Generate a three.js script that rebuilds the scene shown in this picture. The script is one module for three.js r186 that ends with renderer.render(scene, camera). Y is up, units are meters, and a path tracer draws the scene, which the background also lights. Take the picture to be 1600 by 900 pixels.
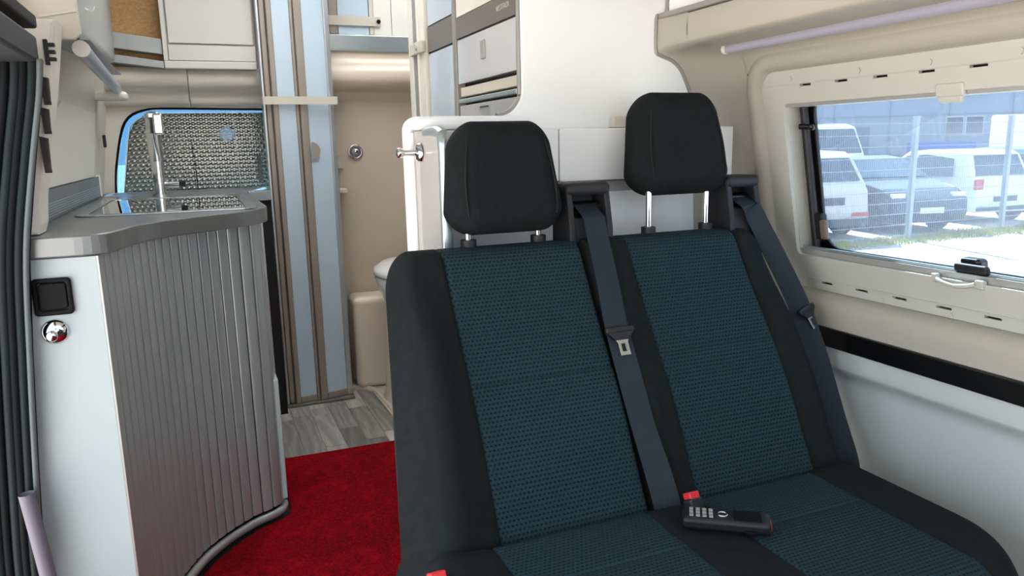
import * as THREE from 'three';
import { RoundedBoxGeometry } from 'three/addons/geometries/RoundedBoxGeometry.js';
import { mergeGeometries } from 'three/addons/utils/BufferGeometryUtils.js';
import { FontLoader } from 'three/addons/loaders/FontLoader.js';
import { TextGeometry } from 'three/addons/geometries/TextGeometry.js';

// ---------- camera, sky, sun, exposure ----------
const scene = new THREE.Scene();
const camera = new THREE.PerspectiveCamera(42.05, 16 / 9, 0.05, 400);
camera.position.set(0, 1.08, 0);
camera.quaternion.setFromRotationMatrix(new THREE.Matrix4().makeBasis(
  new THREE.Vector3(0.92333, -0.02198, 0.38338), new THREE.Vector3(0.09233, 0.98178, -0.16608), new THREE.Vector3(-0.37274, 0.18874, 0.90854)));
scene.add(camera);
scene.background = new THREE.Color(0.82, 0.95, 1.08);
scene.backgroundIntensity = 1.0;
const sun = new THREE.DirectionalLight(new THREE.Color(1, 0.985, 0.96), 16);
sun.position.set(9, 31, -34); sun.target.position.set(0, 0, 0);
sun.castShadow = true; sun.shadow.mapSize.set(4096, 4096);
Object.assign(sun.shadow.camera, { left: -60, right: 60, top: 60, bottom: -60, near: 1, far: 160 });
scene.add(sun, sun.target);
const renderer = new THREE.WebGLRenderer({ antialias: true });
renderer.toneMapping = THREE.LinearToneMapping;
renderer.toneMappingExposure = 3.05;
renderer.shadowMap.enabled = true;

// ---------- helpers ----------
let seed = 7;
const rnd = () => { seed = (seed * 1664525 + 1013904223) >>> 0; return seed / 4294967296; };
const V = (x, y, z) => new THREE.Vector3(x, y, z);
const taken = new Map();
function numbered(n) { const k = taken.get(n) ?? 0; taken.set(n, k + 1); return k ? n + '_' + String(k).padStart(3, '0') : n; }
function obj(name, geo, mat, parent) {
  let g = Array.isArray(geo) ? (geo.length > 1 ? mergeGeometries(geo.map((x) => { const y = x.index ? x.toNonIndexed() : x.clone(); for (const k of Object.keys(y.attributes)) if (!['position', 'normal', 'uv'].includes(k)) y.deleteAttribute(k); return y; })) : geo[0]) : geo;
  const m = new THREE.Mesh(g, mat); m.name = parent ? name : numbered(name); m.castShadow = m.receiveShadow = true;
  (parent ?? scene).add(m); return m;
}
function tag(o, label, category, group) { o.userData.label = label; o.userData.category = category; if (group) o.userData.group = group; return o; }
function struct(o, label) { o.userData.kind = 'structure'; if (label) o.userData.label = label; return o; }
function thing(name, label, category, p = [0, 0, 0], group) { const o = new THREE.Group(); o.name = numbered(name); o.position.set(...p); scene.add(o); return tag(o, label, category, group); }
function sgroup(name, label) { const o = new THREE.Group(); o.name = numbered(name); scene.add(o); return struct(o, label); }
// box by limits, optionally rounded
function bx(x0, x1, y0, y1, z0, z1, r = 0, s = 3) {
  const w = Math.abs(x1 - x0), h = Math.abs(y1 - y0), d = Math.abs(z1 - z0);
  const g = r ? new RoundedBoxGeometry(w, h, d, s, Math.min(r, w / 2.01, h / 2.01, d / 2.01)) : new THREE.BoxGeometry(w, h, d);
  return g.translate((x0 + x1) / 2, (y0 + y1) / 2, (z0 + z1) / 2);
}
function tube(pts, r, seg = 24, rad = 8, closed = false) {
  const c = new THREE.CatmullRomCurve3(pts.map((p) => V(...p)), closed, 'catmullrom', 0.5);
  return new THREE.TubeGeometry(c, seg, r, rad, closed);
}
function rod(a, b, r, n = 12) {
  const A = V(...a), B = V(...b), d = B.clone().sub(A), L = d.length();
  const g = new THREE.CylinderGeometry(r, r, L, n); g.applyQuaternion(new THREE.Quaternion().setFromUnitVectors(V(0, 1, 0), d.normalize()));
  const m = A.add(B).multiplyScalar(0.5); return g.translate(m.x, m.y, m.z);
}
function poly(pts, holes = []) {
  const s = new THREE.Shape(pts.map((p) => new THREE.Vector2(p[0], p[1])));
  for (const h of holes) s.holes.push(new THREE.Path(h.map((p) => new THREE.Vector2(p[0], p[1]))));
  return s;
}
function rrect(x0, x1, y0, y1, r, n = 6) {
  const o = [];
  for (const [cx, cy, a] of [[x1 - r, y0 + r, -Math.PI / 2], [x1 - r, y1 - r, 0], [x0 + r, y1 - r, Math.PI / 2], [x0 + r, y0 + r, Math.PI]])
    for (let i = 0; i <= n; i++) { const t = a + (i / n) * Math.PI / 2; o.push([cx + r * Math.cos(t), cy + r * Math.sin(t)]); }
  return o;
}
function ext(shape, depth, bev = 0) {
  return new THREE.ExtrudeGeometry(shape, { depth: Math.max(1e-4, depth - 2 * bev), bevelEnabled: bev > 0, bevelThickness: bev, bevelSize: bev, bevelOffset: -bev, bevelSegments: 2, curveSegments: 10 }).translate(0, 0, bev);
}
const plateXY = (pts, z0, z1, bev = 0, holes = []) => ext(poly(pts, holes), z1 - z0, bev).translate(0, 0, z0);           // pts [x,y]
const plateXZ = (pts, y0, y1, bev = 0, holes = []) => ext(poly(pts.map((p) => [p[0], -p[1]]), holes.map((h) => h.map((p) => [p[0], -p[1]]))), y1 - y0, bev).rotateX(-Math.PI / 2).translate(0, y0, 0); // pts [x,z]
const plateZY = (pts, x0, x1, bev = 0, holes = []) => ext(poly(pts, holes), x1 - x0, bev).rotateY(-Math.PI / 2).translate(x1, 0, 0); // pts [z,y]
function spline2(pts, n) { return new THREE.SplineCurve(pts.map((p) => new THREE.Vector2(...p))).getSpacedPoints(n).map((p) => [p.x, p.y]); }
// grid surface from a function (i,j in 0..1) -> [x,y,z,u,v]
function grid(nu, nv, f) {
  const P = [], U = [], I = [];
  for (let j = 0; j <= nv; j++) for (let i = 0; i <= nu; i++) { const q = f(i / nu, j / nv); P.push(q[0], q[1], q[2]); U.push(q[3] ?? i / nu, q[4] ?? j / nv); }
  for (let j = 0; j < nv; j++) for (let i = 0; i < nu; i++) { const a = j * (nu + 1) + i, b = a + 1, c = a + nu + 1, d = c + 1; I.push(a, b, d, a, d, c); }
  const g = new THREE.BufferGeometry();
  g.setAttribute('position', new THREE.Float32BufferAttribute(P, 3)); g.setAttribute('uv', new THREE.Float32BufferAttribute(U, 2)); g.setIndex(I); g.computeVertexNormals();
  return g;
}
// profile [x,y] list swept along z from z0 to z1 (an open surface given thickness t outwards along +x side when positive)
function sweepZ(pts, z0, z1, nz = 1) { return grid(pts.length - 1, nz, (u, v) => { const p = pts[Math.round(u * (pts.length - 1))]; return [p[0], p[1], z0 + (z1 - z0) * v]; }); }
const clamp = (x, a = 0, b = 1) => Math.min(b, Math.max(a, x));
const sst = (a, b, x) => { const t = clamp((x - a) / (b - a)); return t * t * (3 - 2 * t); };

// ---------- textures ----------
function tex(n, f, srgb = true, rep = 1) {
  const d = new Uint8Array(n * n * 4);
  for (let y = 0; y < n; y++) for (let x = 0; x < n; x++) { const c = f(x / n, y / n, x, y); for (let k = 0; k < 3; k++) d[(y * n + x) * 4 + k] = clamp(Array.isArray(c) ? c[k] : c, 0, 255); d[(y * n + x) * 4 + 3] = 255; }
  const t = new THREE.DataTexture(d, n, n); t.wrapS = t.wrapT = THREE.RepeatWrapping; t.magFilter = THREE.LinearFilter; t.minFilter = THREE.LinearMipmapLinearFilter; t.generateMipmaps = true;
  if (srgb) t.colorSpace = THREE.SRGBColorSpace; t.repeat.set(rep, rep); t.needsUpdate = true; return t;
}
function lattice(n) { const a = []; for (let i = 0; i < n * n; i++) a.push(rnd()); return (u, v) => { const x = u * n, y = v * n, i = Math.floor(x), j = Math.floor(y), fx = x - i, fy = y - j, s = (t) => t * t * (3 - 2 * t), g = (p, q) => a[((q % n + n) % n) * n + ((p % n + n) % n)]; return (g(i, j) * (1 - s(fx)) + g(i + 1, j) * s(fx)) * (1 - s(fy)) + (g(i, j + 1) * (1 - s(fx)) + g(i + 1, j + 1) * s(fx)) * s(fy); }; }
const n4 = lattice(4), n8 = lattice(8), n16 = lattice(16), n32 = lattice(32), n64 = lattice(64), n128 = lattice(128);
// woven seat insert: staggered little dark pockets in petrol cloth; one tile is 4 x 4 cells
const knit = (u, v) => { const U = u * 16, W = v * 16, s = Math.floor(W) % 2 ? 0.5 : 0; const fx = ((U + s) % 1) - 0.5, fy = (W % 1) - 0.5; return clamp(1.25 - (fx * fx / 0.10 + fy * fy / 0.05)); };
const knitMap = tex(256, (u, v) => { const k = knit(u, v), n = 0.85 + 0.3 * n128(u, v); return [(33 - 16 * k) * n, (53 - 24 * k) * n, (60 - 26 * k) * n]; });
const knitBump = tex(256, (u, v) => 230 - 190 * knit(u, v), false);
const clothMap = tex(256, (u, v, x, y) => { const n = 0.8 + 0.25 * n128(u, v) + 0.2 * n16(u, v) + ((x + y) % 4 < 2 ? 0.08 : -0.05); return [24 * n, 28 * n, 29 * n]; });
const clothBump = tex(256, (u, v, x, y) => 110 + 60 * n128(u, v) + ((x + y) % 4 < 2 ? 40 : 0), false);
const carpetMap = tex(512, (u, v) => { const n = 0.68 + 0.3 * n128(u, v) + 0.22 * n64(u, v) + 0.22 * n16(u, v) + 0.16 * n4(u, v); return [116 * n, 6 * n, 15 * n]; });
const carpetBump = tex(512, (u, v) => 255 * (0.5 * n128(u, v) + 0.35 * n64(u, v) + 0.15 * n16(u, v)), false);
const woodTex = [0, 1, 2, 3].map((k) => tex(256, (u, v) => { const w = Math.sin((u * 9 + 1.6 * n4(u + k * 0.3, v * 0.5) + 0.7 * n8(u, v + k * 0.21)) * 6.28), n = 0.88 + 0.07 * w + 0.16 * n64(u * 2, v * 0.25 + k * 0.1) + 0.08 * n128(u, v * 0.12) - 0.06; const b = [[164, 158, 150], [120, 112, 105], [190, 184, 176], [148, 142, 135]][k]; return b.map((c) => c * n); }));
const plasterBump = tex(256, (u, v) => 255 * (0.5 * n128(u, v) + 0.5 * n64(u, v)), false);
const foil = (u, v) => { const U = u * 8, W = v * 10, s = Math.floor(W) % 2 ? 0.5 : 0, fx = ((U + s) % 1) - 0.5, fy = (W % 1) - 0.5; return clamp(1 - (fx * fx + fy * fy) * 4.4); };
const foilBump = tex(256, (u, v) => 250 * Math.sqrt(foil(u, v)) * (0.8 + 0.2 * n16(u, v)), false);
const brush = tex(256, (u, v) => 128 + 70 * (n128(u, v * 0.05) - 0.5) + 40 * (n64(u, v * 0.1) - 0.5), false);
const brownTex = tex(256, (u, v) => { const n = 0.85 + 0.2 * n64(u * 0.3, v) + 0.12 * n128(u, v); return [176 * n, 136 * n, 84 * n]; });
const gravelTex = tex(512, (u, v) => { const n = 0.6 + 0.35 * n128(u, v) + 0.3 * n64(u, v) + 0.2 * n8(u, v); return [172 * n, 163 * n, 155 * n]; });
const ribBump = tex(128, (u) => 255 * (0.5 + 0.5 * Math.sin(u * 6.2832 * 8)), false);

// ---------- materials ----------
const S = (color, roughness = 0.6, metalness = 0, more = {}) => new THREE.MeshStandardMaterial({ color, roughness, metalness, side: THREE.DoubleSide, ...more });
const P = (color, roughness, more) => new THREE.MeshPhysicalMaterial({ color, roughness, side: THREE.DoubleSide, ...more });
const rep = (t, a, b = a) => { const c = t.clone(); c.repeat.set(a, b); c.needsUpdate = true; return c; };
const M = {
  white: P(0xf4f7f6, 0.32, { clearcoat: 0.25, clearcoatRoughness: 0.2 }), panelWhite: P(0xafbbbb, 0.45, { clearcoat: 0.15, clearcoatRoughness: 0.25 }),
  sideGrey: P(0xb3b1ad, 0.15, { clearcoat: 0.5, clearcoatRoughness: 0.08 }), glossGrey: P(0xc2c4c5, 0.12, { clearcoat: 0.6, clearcoatRoughness: 0.06 }), lockerWhite: P(0xcdc8bd, 0.4, { clearcoat: 0.2 }), board: S(0xf4f7f6, 0.5),
  creamWall: S(0xb1ad9f, 0.6, 0, { bumpMap: rep(plasterBump, 4), bumpScale: 0.0003 }), cream: S(0xd8d0c0, 0.6, 0, { bumpMap: rep(plasterBump, 4), bumpScale: 0.0003 }), creamLight: S(0xdfdacc, 0.55), frame: S(0xbfc0b6, 0.45), lowWall: S(0xc6cecb, 0.5, 0, { bumpMap: rep(plasterBump, 4), bumpScale: 0.0002 }),
  bath: P(0xdccbb5, 0.28, { clearcoat: 0.3, clearcoatRoughness: 0.15 }), bathWall: S(0xcab8a2, 0.55), greyTrim: S(0x9a9791, 0.4, 0.3), greyRail: S(0xa6a7a3, 0.4, 0.2),
  knit: P(0xffffff, 0.9, { specularIntensity: 0.3, map: rep(knitMap, 7.5), bumpMap: rep(knitBump, 7.5), bumpScale: 0.0012 }), cloth: P(0xffffff, 0.92, { specularIntensity: 0.3, map: rep(clothMap, 6), bumpMap: rep(clothBump, 6), bumpScale: 0.0004 }),
  seam: S(0x15171a, 0.9), web: P(0x232c34, 0.7, { specularIntensity: 0.5, bumpMap: rep(clothBump, 20), bumpScale: 0.0003 }), blackPlastic: S(0x121315, 0.5), greyPlastic: S(0x17191c, 0.6), headerGrey: S(0x23282a, 0.6), black: S(0x0a0a0b, 0.3), gloss: P(0x050506, 0.5, { specularIntensity: 0.35 }), rubber: P(0x0a0d0f, 0.7, { specularIntensity: 0.3 }), rubberEdge: P(0x131c1e, 0.6, { specularIntensity: 0.4 }), rubberGrey: S(0x5c6363, 0.5),
  chrome: S(0xd8d8d8, 0.08, 1), steel: S(0xc4c6c6, 0.22, 1), brushed: S(0x858786, 0.3, 0.6, { bumpMap: brush, bumpScale: 0.0002 }), slat: S(0xaab0ae, 0.3, 0.4), alu: S(0xc2c4c2, 0.38, 0.7), silver: S(0xb9c4c4, 0.28, 0.65), dark: S(0x1a1714, 0.8), backing: S(0x0d0d0c, 0.9),
  red: S(0xd92a2a, 0.45), carpet: P(0xffffff, 1, { specularIntensity: 0.15, map: rep(carpetMap, 2.2), bumpMap: rep(carpetBump, 2.2), bumpScale: 0.006 }),
  glassDoor: P(0xc0d0da, 0.25, { clearcoat: 0.3, clearcoatRoughness: 0.2 }), taupe: S(0x9b8f82, 0.5, 0.15), strap: S(0xc9c1b0, 0.75), mirror: S(0xe6ebec, 0.02, 1), darkGlass: P(0x121416, 0.03, { clearcoat: 1, clearcoatRoughness: 0.02 }),
  foil: S(0x98938a, 0.2, 1, { bumpMap: rep(foilBump, 6), bumpScale: 0.005 }), brown: S(0xffffff, 0.6, 0, { map: rep(brownTex, 3) }), greyBrown: S(0x6e665f, 0.35), rearGlass: P(0x8aaabf, 0.0, { transmission: 1, thickness: 0, ior: 1.5 }),
  pane: P(0xdbe7f3, 0.0, { transmission: 0.80, thickness: 0, ior: 1.49 }), towerBlue: P(0xbcc6cd, 0.14, { clearcoat: 0.6, clearcoatRoughness: 0.05 }), opal: P(0xf4f6f8, 0.9, { transmission: 0.7, thickness: 0, ior: 1.3 }), diffuser: P(0xa3a4b2, 0.35, { clearcoat: 0.3 }),
  darkBrown: S(0x241f1d, 0.6), stepGrey: S(0x6a6570, 0.6), lampEnd: S(0xe9e7dc, 0.5), toilet: P(0xece9e4, 0.2, { clearcoat: 0.4 }), roof: S(0xdedddb, 0.7), cab: S(0x4a4c4e, 0.8), plain: S(0x8d8a86, 0.8), woodBase: S(0x3d3934, 0.9),
};
const WOOD = woodTex.map((t) => S(0xffffff, 0.45, 0, { map: rep(t, 2.5, 2.5) }));

// ================= SETTING =================
const ZR = -3.42;           // rear of the living area
// floor with separate planks in the aisle
const floor = sgroup('floor', 'grey wood-look strip floor in the aisle');
obj('floor_base', bx(-0.5, 1.42, -0.05, -0.006, ZR - 0.1, 1.4), M.woodBase, floor);
{
  const W = 0.0765; let k = 0;
  for (let i = 0; i < 9; i++) {
    const x0 = 0.112 + i * W; let z = -3.40 + ((i * 0.37) % 1) * 0.22 - 0.1;
    while (z < -2.45) {
      const L = 0.26 + 0.2 * rnd(), a = Math.max(z, -3.40), b = Math.min(z + L, -2.4);
      if (b - a > 0.02) { const g = bx(x0 + 0.0007, x0 + W - 0.0007, -0.006, 0, a + 0.0007, b - 0.0007); const uv = g.attributes.uv, p = g.attributes.position, o = rnd() * 3; for (let q = 0; q < uv.count; q++) uv.setXY(q, p.getX(q) * 1.2 + o, p.getZ(q) * 0.5 + o); obj('plank', g, WOOD[Math.floor(rnd() * 4)], floor); k++; }
      z += L;
    }
  }
}
// red carpet, cut round the kitchen block
const kBase = spline2([[-0.205, -1.668], [-0.165, -1.80], [-0.095, -1.962], [-0.047, -2.035], [0.005, -2.093], [0.06, -2.140], [0.105, -2.164], [0.134, -2.190], [0.144, -2.225]], 60);
{
  const out = [[-0.36, -1.61], [-0.19, -1.61], ...kBase.map(([x, z]) => [x + 0.022, z + 0.016]), [0.178, -2.605], [0.61, -2.598], [0.61, -1.70], [0.42, -1.70], [0.42, -1.45], [1.22, -1.45], [1.22, 0.4], [-0.36, 0.4]];
  tag(obj('carpet', (() => { const g = plateXZ(out, 0.001, 0.011, 0.002); return g; })(), M.carpet), 'deep red pile carpet laid on the aisle floor', 'carpet');
}
// ceiling with an two opal rooflights over aisle and washroom, outside the frame
const ceiling = sgroup('ceiling', 'pale van ceiling');
obj('headliner', plateXZ([[-0.42, ZR - 0.05], [1.42, ZR - 0.05], [1.42, 1.4], [-0.42, 1.4]], 1.93, 1.99, 0, [[[-0.05, -2.95], [0.66, -2.95], [0.66, -2.05], [-0.05, -2.05]].reverse(), [[0.72, -3.3], [1.25, -3.3], [1.25, -2.75], [0.72, -2.75]].reverse()]), M.roof, ceiling);
obj('rooflight_dome', bx(-0.08, 0.69, 1.992, 2.002, -2.98, -2.02, 0.004), M.opal, ceiling); obj('rooflight_dome', bx(0.70, 1.28, 1.992, 2.002, -3.32, -2.72, 0.004), M.opal, ceiling);

// ---- right wall ----
const fx = (y) => 1.29 + (1.157 - y) * 0.1877;      // leaning plane of the window frame
const wallR = sgroup('wall_right', 'cream moulded side wall panel with the window');
const Z0 = ZR, Z1 = 0.45, WZ0 = -1.50, WZ1 = -0.36;
{
  const lower = [[1.362, 0], [1.362, 0.505], [1.358, 0.528], [1.336, 0.545], [1.331, 0.555], [1.331, 0.60]];
  obj('lower_panel', sweepZ(lower, Z0, 1.3), M.lowWall, wallR);
  const sill = [[1.331, 0.60], [1.330, 0.655], [1.329, 0.672], [1.331, 0.688], [1.338, 0.702], [1.350, 0.711], [1.362, 0.715], [fx(0.712) + 0.004, 0.7155]];
  obj('sill_moulding', sweepZ(sill, Z0, Z1), M.creamWall, wallR);
  // surround of the window: raised cream moulding, rounded opening, as a leaning plate with a hole
  const zy = (z, y) => [z, y];
  const hole = rrect(WZ0, WZ1, 0.6, 1.232, 0.045);
  const outer = [zy(Z0, 0.716), zy(WZ0 + 0.0, 0.716), ...hole.slice(21).filter((p) => false), zy(WZ0, 1.19)];
  const arc = (cx, cy, r, a0, a1, n = 8) => Array.from({ length: n + 1 }, (_, i) => { const a = a0 + (a1 - a0) * i / n; return [cx + r * Math.cos(a), cy + r * Math.sin(a)]; });
  const ring = (d, lift) => [[WZ0 - d, 0.716], ...arc(WZ0 + 0.05, 1.185, 0.05 + d, Math.PI, Math.PI / 2), ...arc(WZ1 - 0.05, 1.185, 0.05 + d, Math.PI / 2, 0), [WZ1 + d, 0.716]].map(([z, y]) => [fx(y) - lift, y, z]);
  const rings = [ring(-0.004, 0.001), ring(0.0, 0.004), ring(0.004, 0.013), ring(0.012, 0.019), ring(0.022, 0.0205), ring(0.034, 0.0175), ring(0.044, 0.008), ring(0.052, 0.004)];
  obj('window_surround', grid(rings[0].length - 1, rings.length - 1, (u, v) => rings[Math.round(v * (rings.length - 1))][Math.round(u * (rings[0].length - 1))]), M.creamWall, wallR);
  // flat wall outside the surround
  const side = (za, zb) => grid(1, 6, (u, v) => { const y = 0.7155 + (1.2375 - 0.7155) * v; return [fx(y) - 0.004, y, za + (zb - za) * u]; });
  obj('rear_field', side(Z0, WZ0 - 0.045), M.creamWall, wallR); obj('front_field', side(WZ1 + 0.045, Z1), M.creamWall, wallR);
  const yT = 1.2365; const upper = [[fx(1.185) - 0.004, 1.185]]; 
  const cove = [[fx(yT) - 0.004, yT], [fx(yT) - 0.006, 1.248], [1.262, 1.264], [1.250, 1.278], [1.230, 1.291], [1.205, 1.299], [1.17, 1.303], [1.12, 1.304], [1.10, 1.306], [1.094, 1.312], [1.093, 1.325], [1.093, 1.372]];
  obj('upper_cove', sweepZ(cove, -1.649, Z1), M.creamWall, wallR);
  // outer skin closes the van outside
  obj('outer_skin', [bx(1.44, 1.46, -0.3, 0.72, ZR - 0.1, 1.4), bx(1.40, 1.42, 1.185, 1.99, ZR - 0.1, 0.5), bx(1.40, 1.46, 0.7, 1.25, ZR - 0.1, WZ0 - 0.01), bx(1.40, 1.46, 0.7, 1.25, WZ1 + 0.01, 0.5)], M.roof, wallR);
}
// cab: front bulkhead below the windscreen, pillars
const wallF = sgroup('wall_front', 'front of the van with the windscreen opening');
obj('cowl', [bx(-0.45, 1.42, 0, 0.72, 1.3, 1.4), bx(-0.45, -0.39, 0, 1.95, 1.3, 1.4), bx(1.36, 1.42, 0, 1.95, 1.3, 1.4), bx(-0.45, 1.42, 1.85, 1.95, 1.25, 1.4)], M.cab, wallF);
obj('cab_side', [bx(1.36, 1.42, 0.5, 0.72, 0.45, 1.4), bx(1.36, 1.42, 1.65, 1.95, 0.45, 1.4)], M.cab, wallF);

// ---- left wall ----
const wallL = sgroup('wall_left', 'cream inner side wall beside the kitchen worktop');
const lx = (y) => -0.352 + (y - 0.92) * 0.13;
{
  obj('wall_panel', grid(1, 8, (u, v) => { const y = 1.40 * v; return [lx(Math.max(y, 0.6)), y, -1.75 + (ZR + 1.75) * u]; }), M.cream, wallL);
  obj('outer_skin', [bx(-0.47, -0.45, -0.3, 1.99, ZR - 0.1, -1.69), bx(-0.47, -0.44, 1.40, 1.99, -1.75, 0.4), bx(-0.47, -0.42, -0.05, 1.99, 0.15, 0.4), bx(-0.47, -0.42, -0.05, 0.72, 0.4, 1.4), bx(-0.47, -0.42, 1.65, 1.99, 0.4, 1.4)], M.roof, wallL);
  // raised blank panel with a rounded front top corner
  const pts = [[-2.1, 1.0], [-2.14, 1.13], [-2.2, 1.19], [-2.28, 1.215], [-2.98, 1.215], [-2.98, 1.0]];
  obj('blank_panel', plateZY(pts, 0, 0.008, 0.002).applyMatrix4(new THREE.Matrix4().set(1, 0.13, 0, -0.352 - 0.92 * 0.13, 0, 1, 0, 0, 0, 0, 1, 0, 0, 0, 0, 1)), M.creamLight, wallL);
}
// cream pillar between the door opening and the kitchen, standing on the worktop
{
  const px = [[0.926, -0.352, -0.298], [0.945, -0.356, -0.292], [1.0, -0.352, -0.286], [1.1, -0.330, -0.266], [1.2, -0.305, -0.244], [1.27, -0.29, -0.232], [1.33, -0.28, -0.222]];
  const o = [...px.map(([y, a, b]) => [b, y]), ...px.slice().reverse().map(([y, a]) => [a - 0.06, y])];
  struct(obj('trim_1', plateXY(o, -1.79, -1.695, 0.008), M.creamLight), 'cream pillar cover standing on the worktop end');
}
// rubber seals of the sliding door opening
const doorSeal = sgroup('trim_2', 'dark rubber seals at the edge of the sliding door');
{
  const c = [[-0.372, -0.02], [-0.366, 0.25], [-0.353, 0.45], [-0.333, 0.70], [-0.314, 0.90], [-0.283, 1.07], [-0.258, 1.19], [-0.250, 1.25]];
  [[0.004, 0.0055, M.rubberGrey], [-0.007, 0.008, M.rubberEdge], [-0.021, 0.008, M.rubber], [-0.034, 0.009, M.rubberEdge], [-0.051, 0.008, M.rubber], [-0.067, 0.010, M.rubberEdge], [-0.084, 0.009, M.rubber]].forEach(([dx, r, m], k) =>
    obj('seal_lip', tube(c.map(([x, y]) => [x + dx, y, -1.625 - Math.abs(dx) * 0.2]), r, 40, 10), m, doorSeal));
  obj('seal_channel', plateXY([...c.map(([x, y]) => [x + 0.006, y]), ...c.slice().reverse().map(([x, y]) => [x - 0.11, y])], -1.655, -1.638), M.rubber, doorSeal);
}
const header = sgroup('trim_3', 'dark grey header rail over the sliding door opening');
obj('rail', plateZY([[-1.655, 1.244], [-0.12, 1.250], [-0.12, 1.302], [-1.655, 1.293]], -0.35, -0.250, 0.006), M.headerGrey, header);
obj('upper_lip', bx(-0.33, -0.246, 1.305, 1.330, -1.655, -0.12, 0.006), M.dark, header);
// grey lower corner of the seal near the step
tag(obj('step_cover', tube([[-0.348, -0.02, -1.60], [-0.344, 0.2, -1.60], [-0.352, 0.33, -1.60], [-0.362, 0.44, -1.602]], 0.014, 20, 10), M.stepGrey), 'grey plastic corner cover low beside the sliding door seal', 'cover');

// ---- rear wall: window over the sink, trim roll, bathroom wall ----
const wallB = sgroup('wall_rear', 'rear wall of the van behind sink and washroom');
const winHole = (() => { const o = []; const c = new THREE.Path(); o.push([0.36, 0.86], [0.36, 1.243], [-0.10, 1.250]); for (let i = 0; i <= 8; i++) { const a = Math.PI / 2 + (i / 8) * (Math.PI / 2 - 0.12); o.push([-0.165 + 0.105 * Math.cos(a), 1.142 + 0.105 * Math.sin(a)]); } o.push([-0.298, 1.02], [-0.316, 0.86]); return o; })();
obj('door_lining', plateXY([[-0.42, 0.0], [0.52, 0.0], [0.52, 1.30], [-0.42, 1.30]], ZR - 0.05, ZR + 0.03, 0.006, [winHole]), M.cream, wallB);
obj('washroom_wall', plateXY([[0.52, 0.0], [1.4, 0.0], [1.4, 1.93], [0.52, 1.93]], ZR - 0.05, ZR - 0.01), M.bathWall, wallB);
obj('upper_wall', bx(-0.42, 0.52, 1.29, 1.93, ZR - 0.05, ZR), M.cream, wallB);
{
  const roll = [[0.0, 1.255], [0.035, 1.262], [0.05, 1.28], [0.045, 1.30], [0.06, 1.312], [0.095, 1.325], [0.115, 1.35], [0.112, 1.38], [0.09, 1.40]];
  const sw = (x0, x1) => grid(1, roll.length - 1, (u, v) => { const p = roll[Math.round(v * (roll.length - 1))]; return [x0 + (x1 - x0) * u, p[1], ZR + 0.03 + p[0]]; });
  obj('trim_roll', sw(-0.36, -0.005), M.cream, wallB); obj('trim_roll', sw(-0.002, 0.52), M.cream, wallB);
  // washroom moulding
  const r2 = [[0, 1.285], [0.02, 1.30], [0.026, 1.318], [0.05, 1.325], [0.09, 1.335], [0.118, 1.36], [0.12, 1.40], [0.105, 1.425], [0.075, 1.435], [0.06, 1.46], [0.06, 1.485]];
  obj('washroom_moulding', grid(1, r2.length - 1, (u, v) => { const p = r2[Math.round(v * (r2.length - 1))]; return [0.53 + 0.87 * u, p[1], ZR - 0.01 + p[0]]; }), M.bath, wallB);
}
const win2 = sgroup('window_2', 'rear door window behind the reflective mat');
obj('pane', bx(-0.36, 0.40, 0.82, 1.28, ZR - 0.07, ZR - 0.066), M.rearGlass, win2);
obj('gasket', tube([[-0.312, 0.90, ZR + 0.026], [-0.303, 1.0, ZR + 0.026], [-0.272, 1.14, ZR + 0.026], [-0.235, 1.215, ZR + 0.026], [-0.165, 1.247, ZR + 0.026], [-0.08, 1.251, ZR + 0.026], [0.30, 1.246, ZR + 0.026]], 0.005, 40, 8), M.rubber, win2);
// reflective mat
{
  const mp = [[0.33, 0.88], [0.285, 0.88], [0.285, 1.236], [-0.13, 1.234], [-0.18, 1.224], [-0.222, 1.198], [-0.246, 1.15], [-0.292, 0.88]].slice(1);
  const g = plateXY(mp, ZR - 0.058, ZR - 0.05, 0.003);
  const mat = thing('insulation_mat', 'silver quilted reflective insulation mat behind the kitchen tap', 'mat');
  obj('foil_sheet', g, M.foil, mat);
  obj('seam', rod([-0.005, 0.90, ZR - 0.049], [-0.012, 1.12, ZR - 0.049], 0.0016, 6), M.dark, mat);
  obj('edge_binding', tube([[-0.292, 0.885, ZR - 0.049], [-0.246, 1.15, ZR - 0.049], [-0.222, 1.198, ZR - 0.049], [-0.18, 1.224, ZR - 0.049], [-0.13, 1.234, ZR - 0.049], [0.285, 1.236, ZR - 0.049]], 0.0035, 40, 6), M.steel, mat);
  const sc = obj('suction_cup', new THREE.CylinderGeometry(0.03, 0.022, 0.012, 20).rotateX(Math.PI / 2).rotateZ(0.3).translate(0.128, 1.148, ZR - 0.04), M.pane, mat);
  obj('hanging_loop', rod([0.16, 1.22, ZR - 0.047], [0.165, 0.93, ZR - 0.047], 0.0022, 6), M.steel, mat);
}
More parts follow.
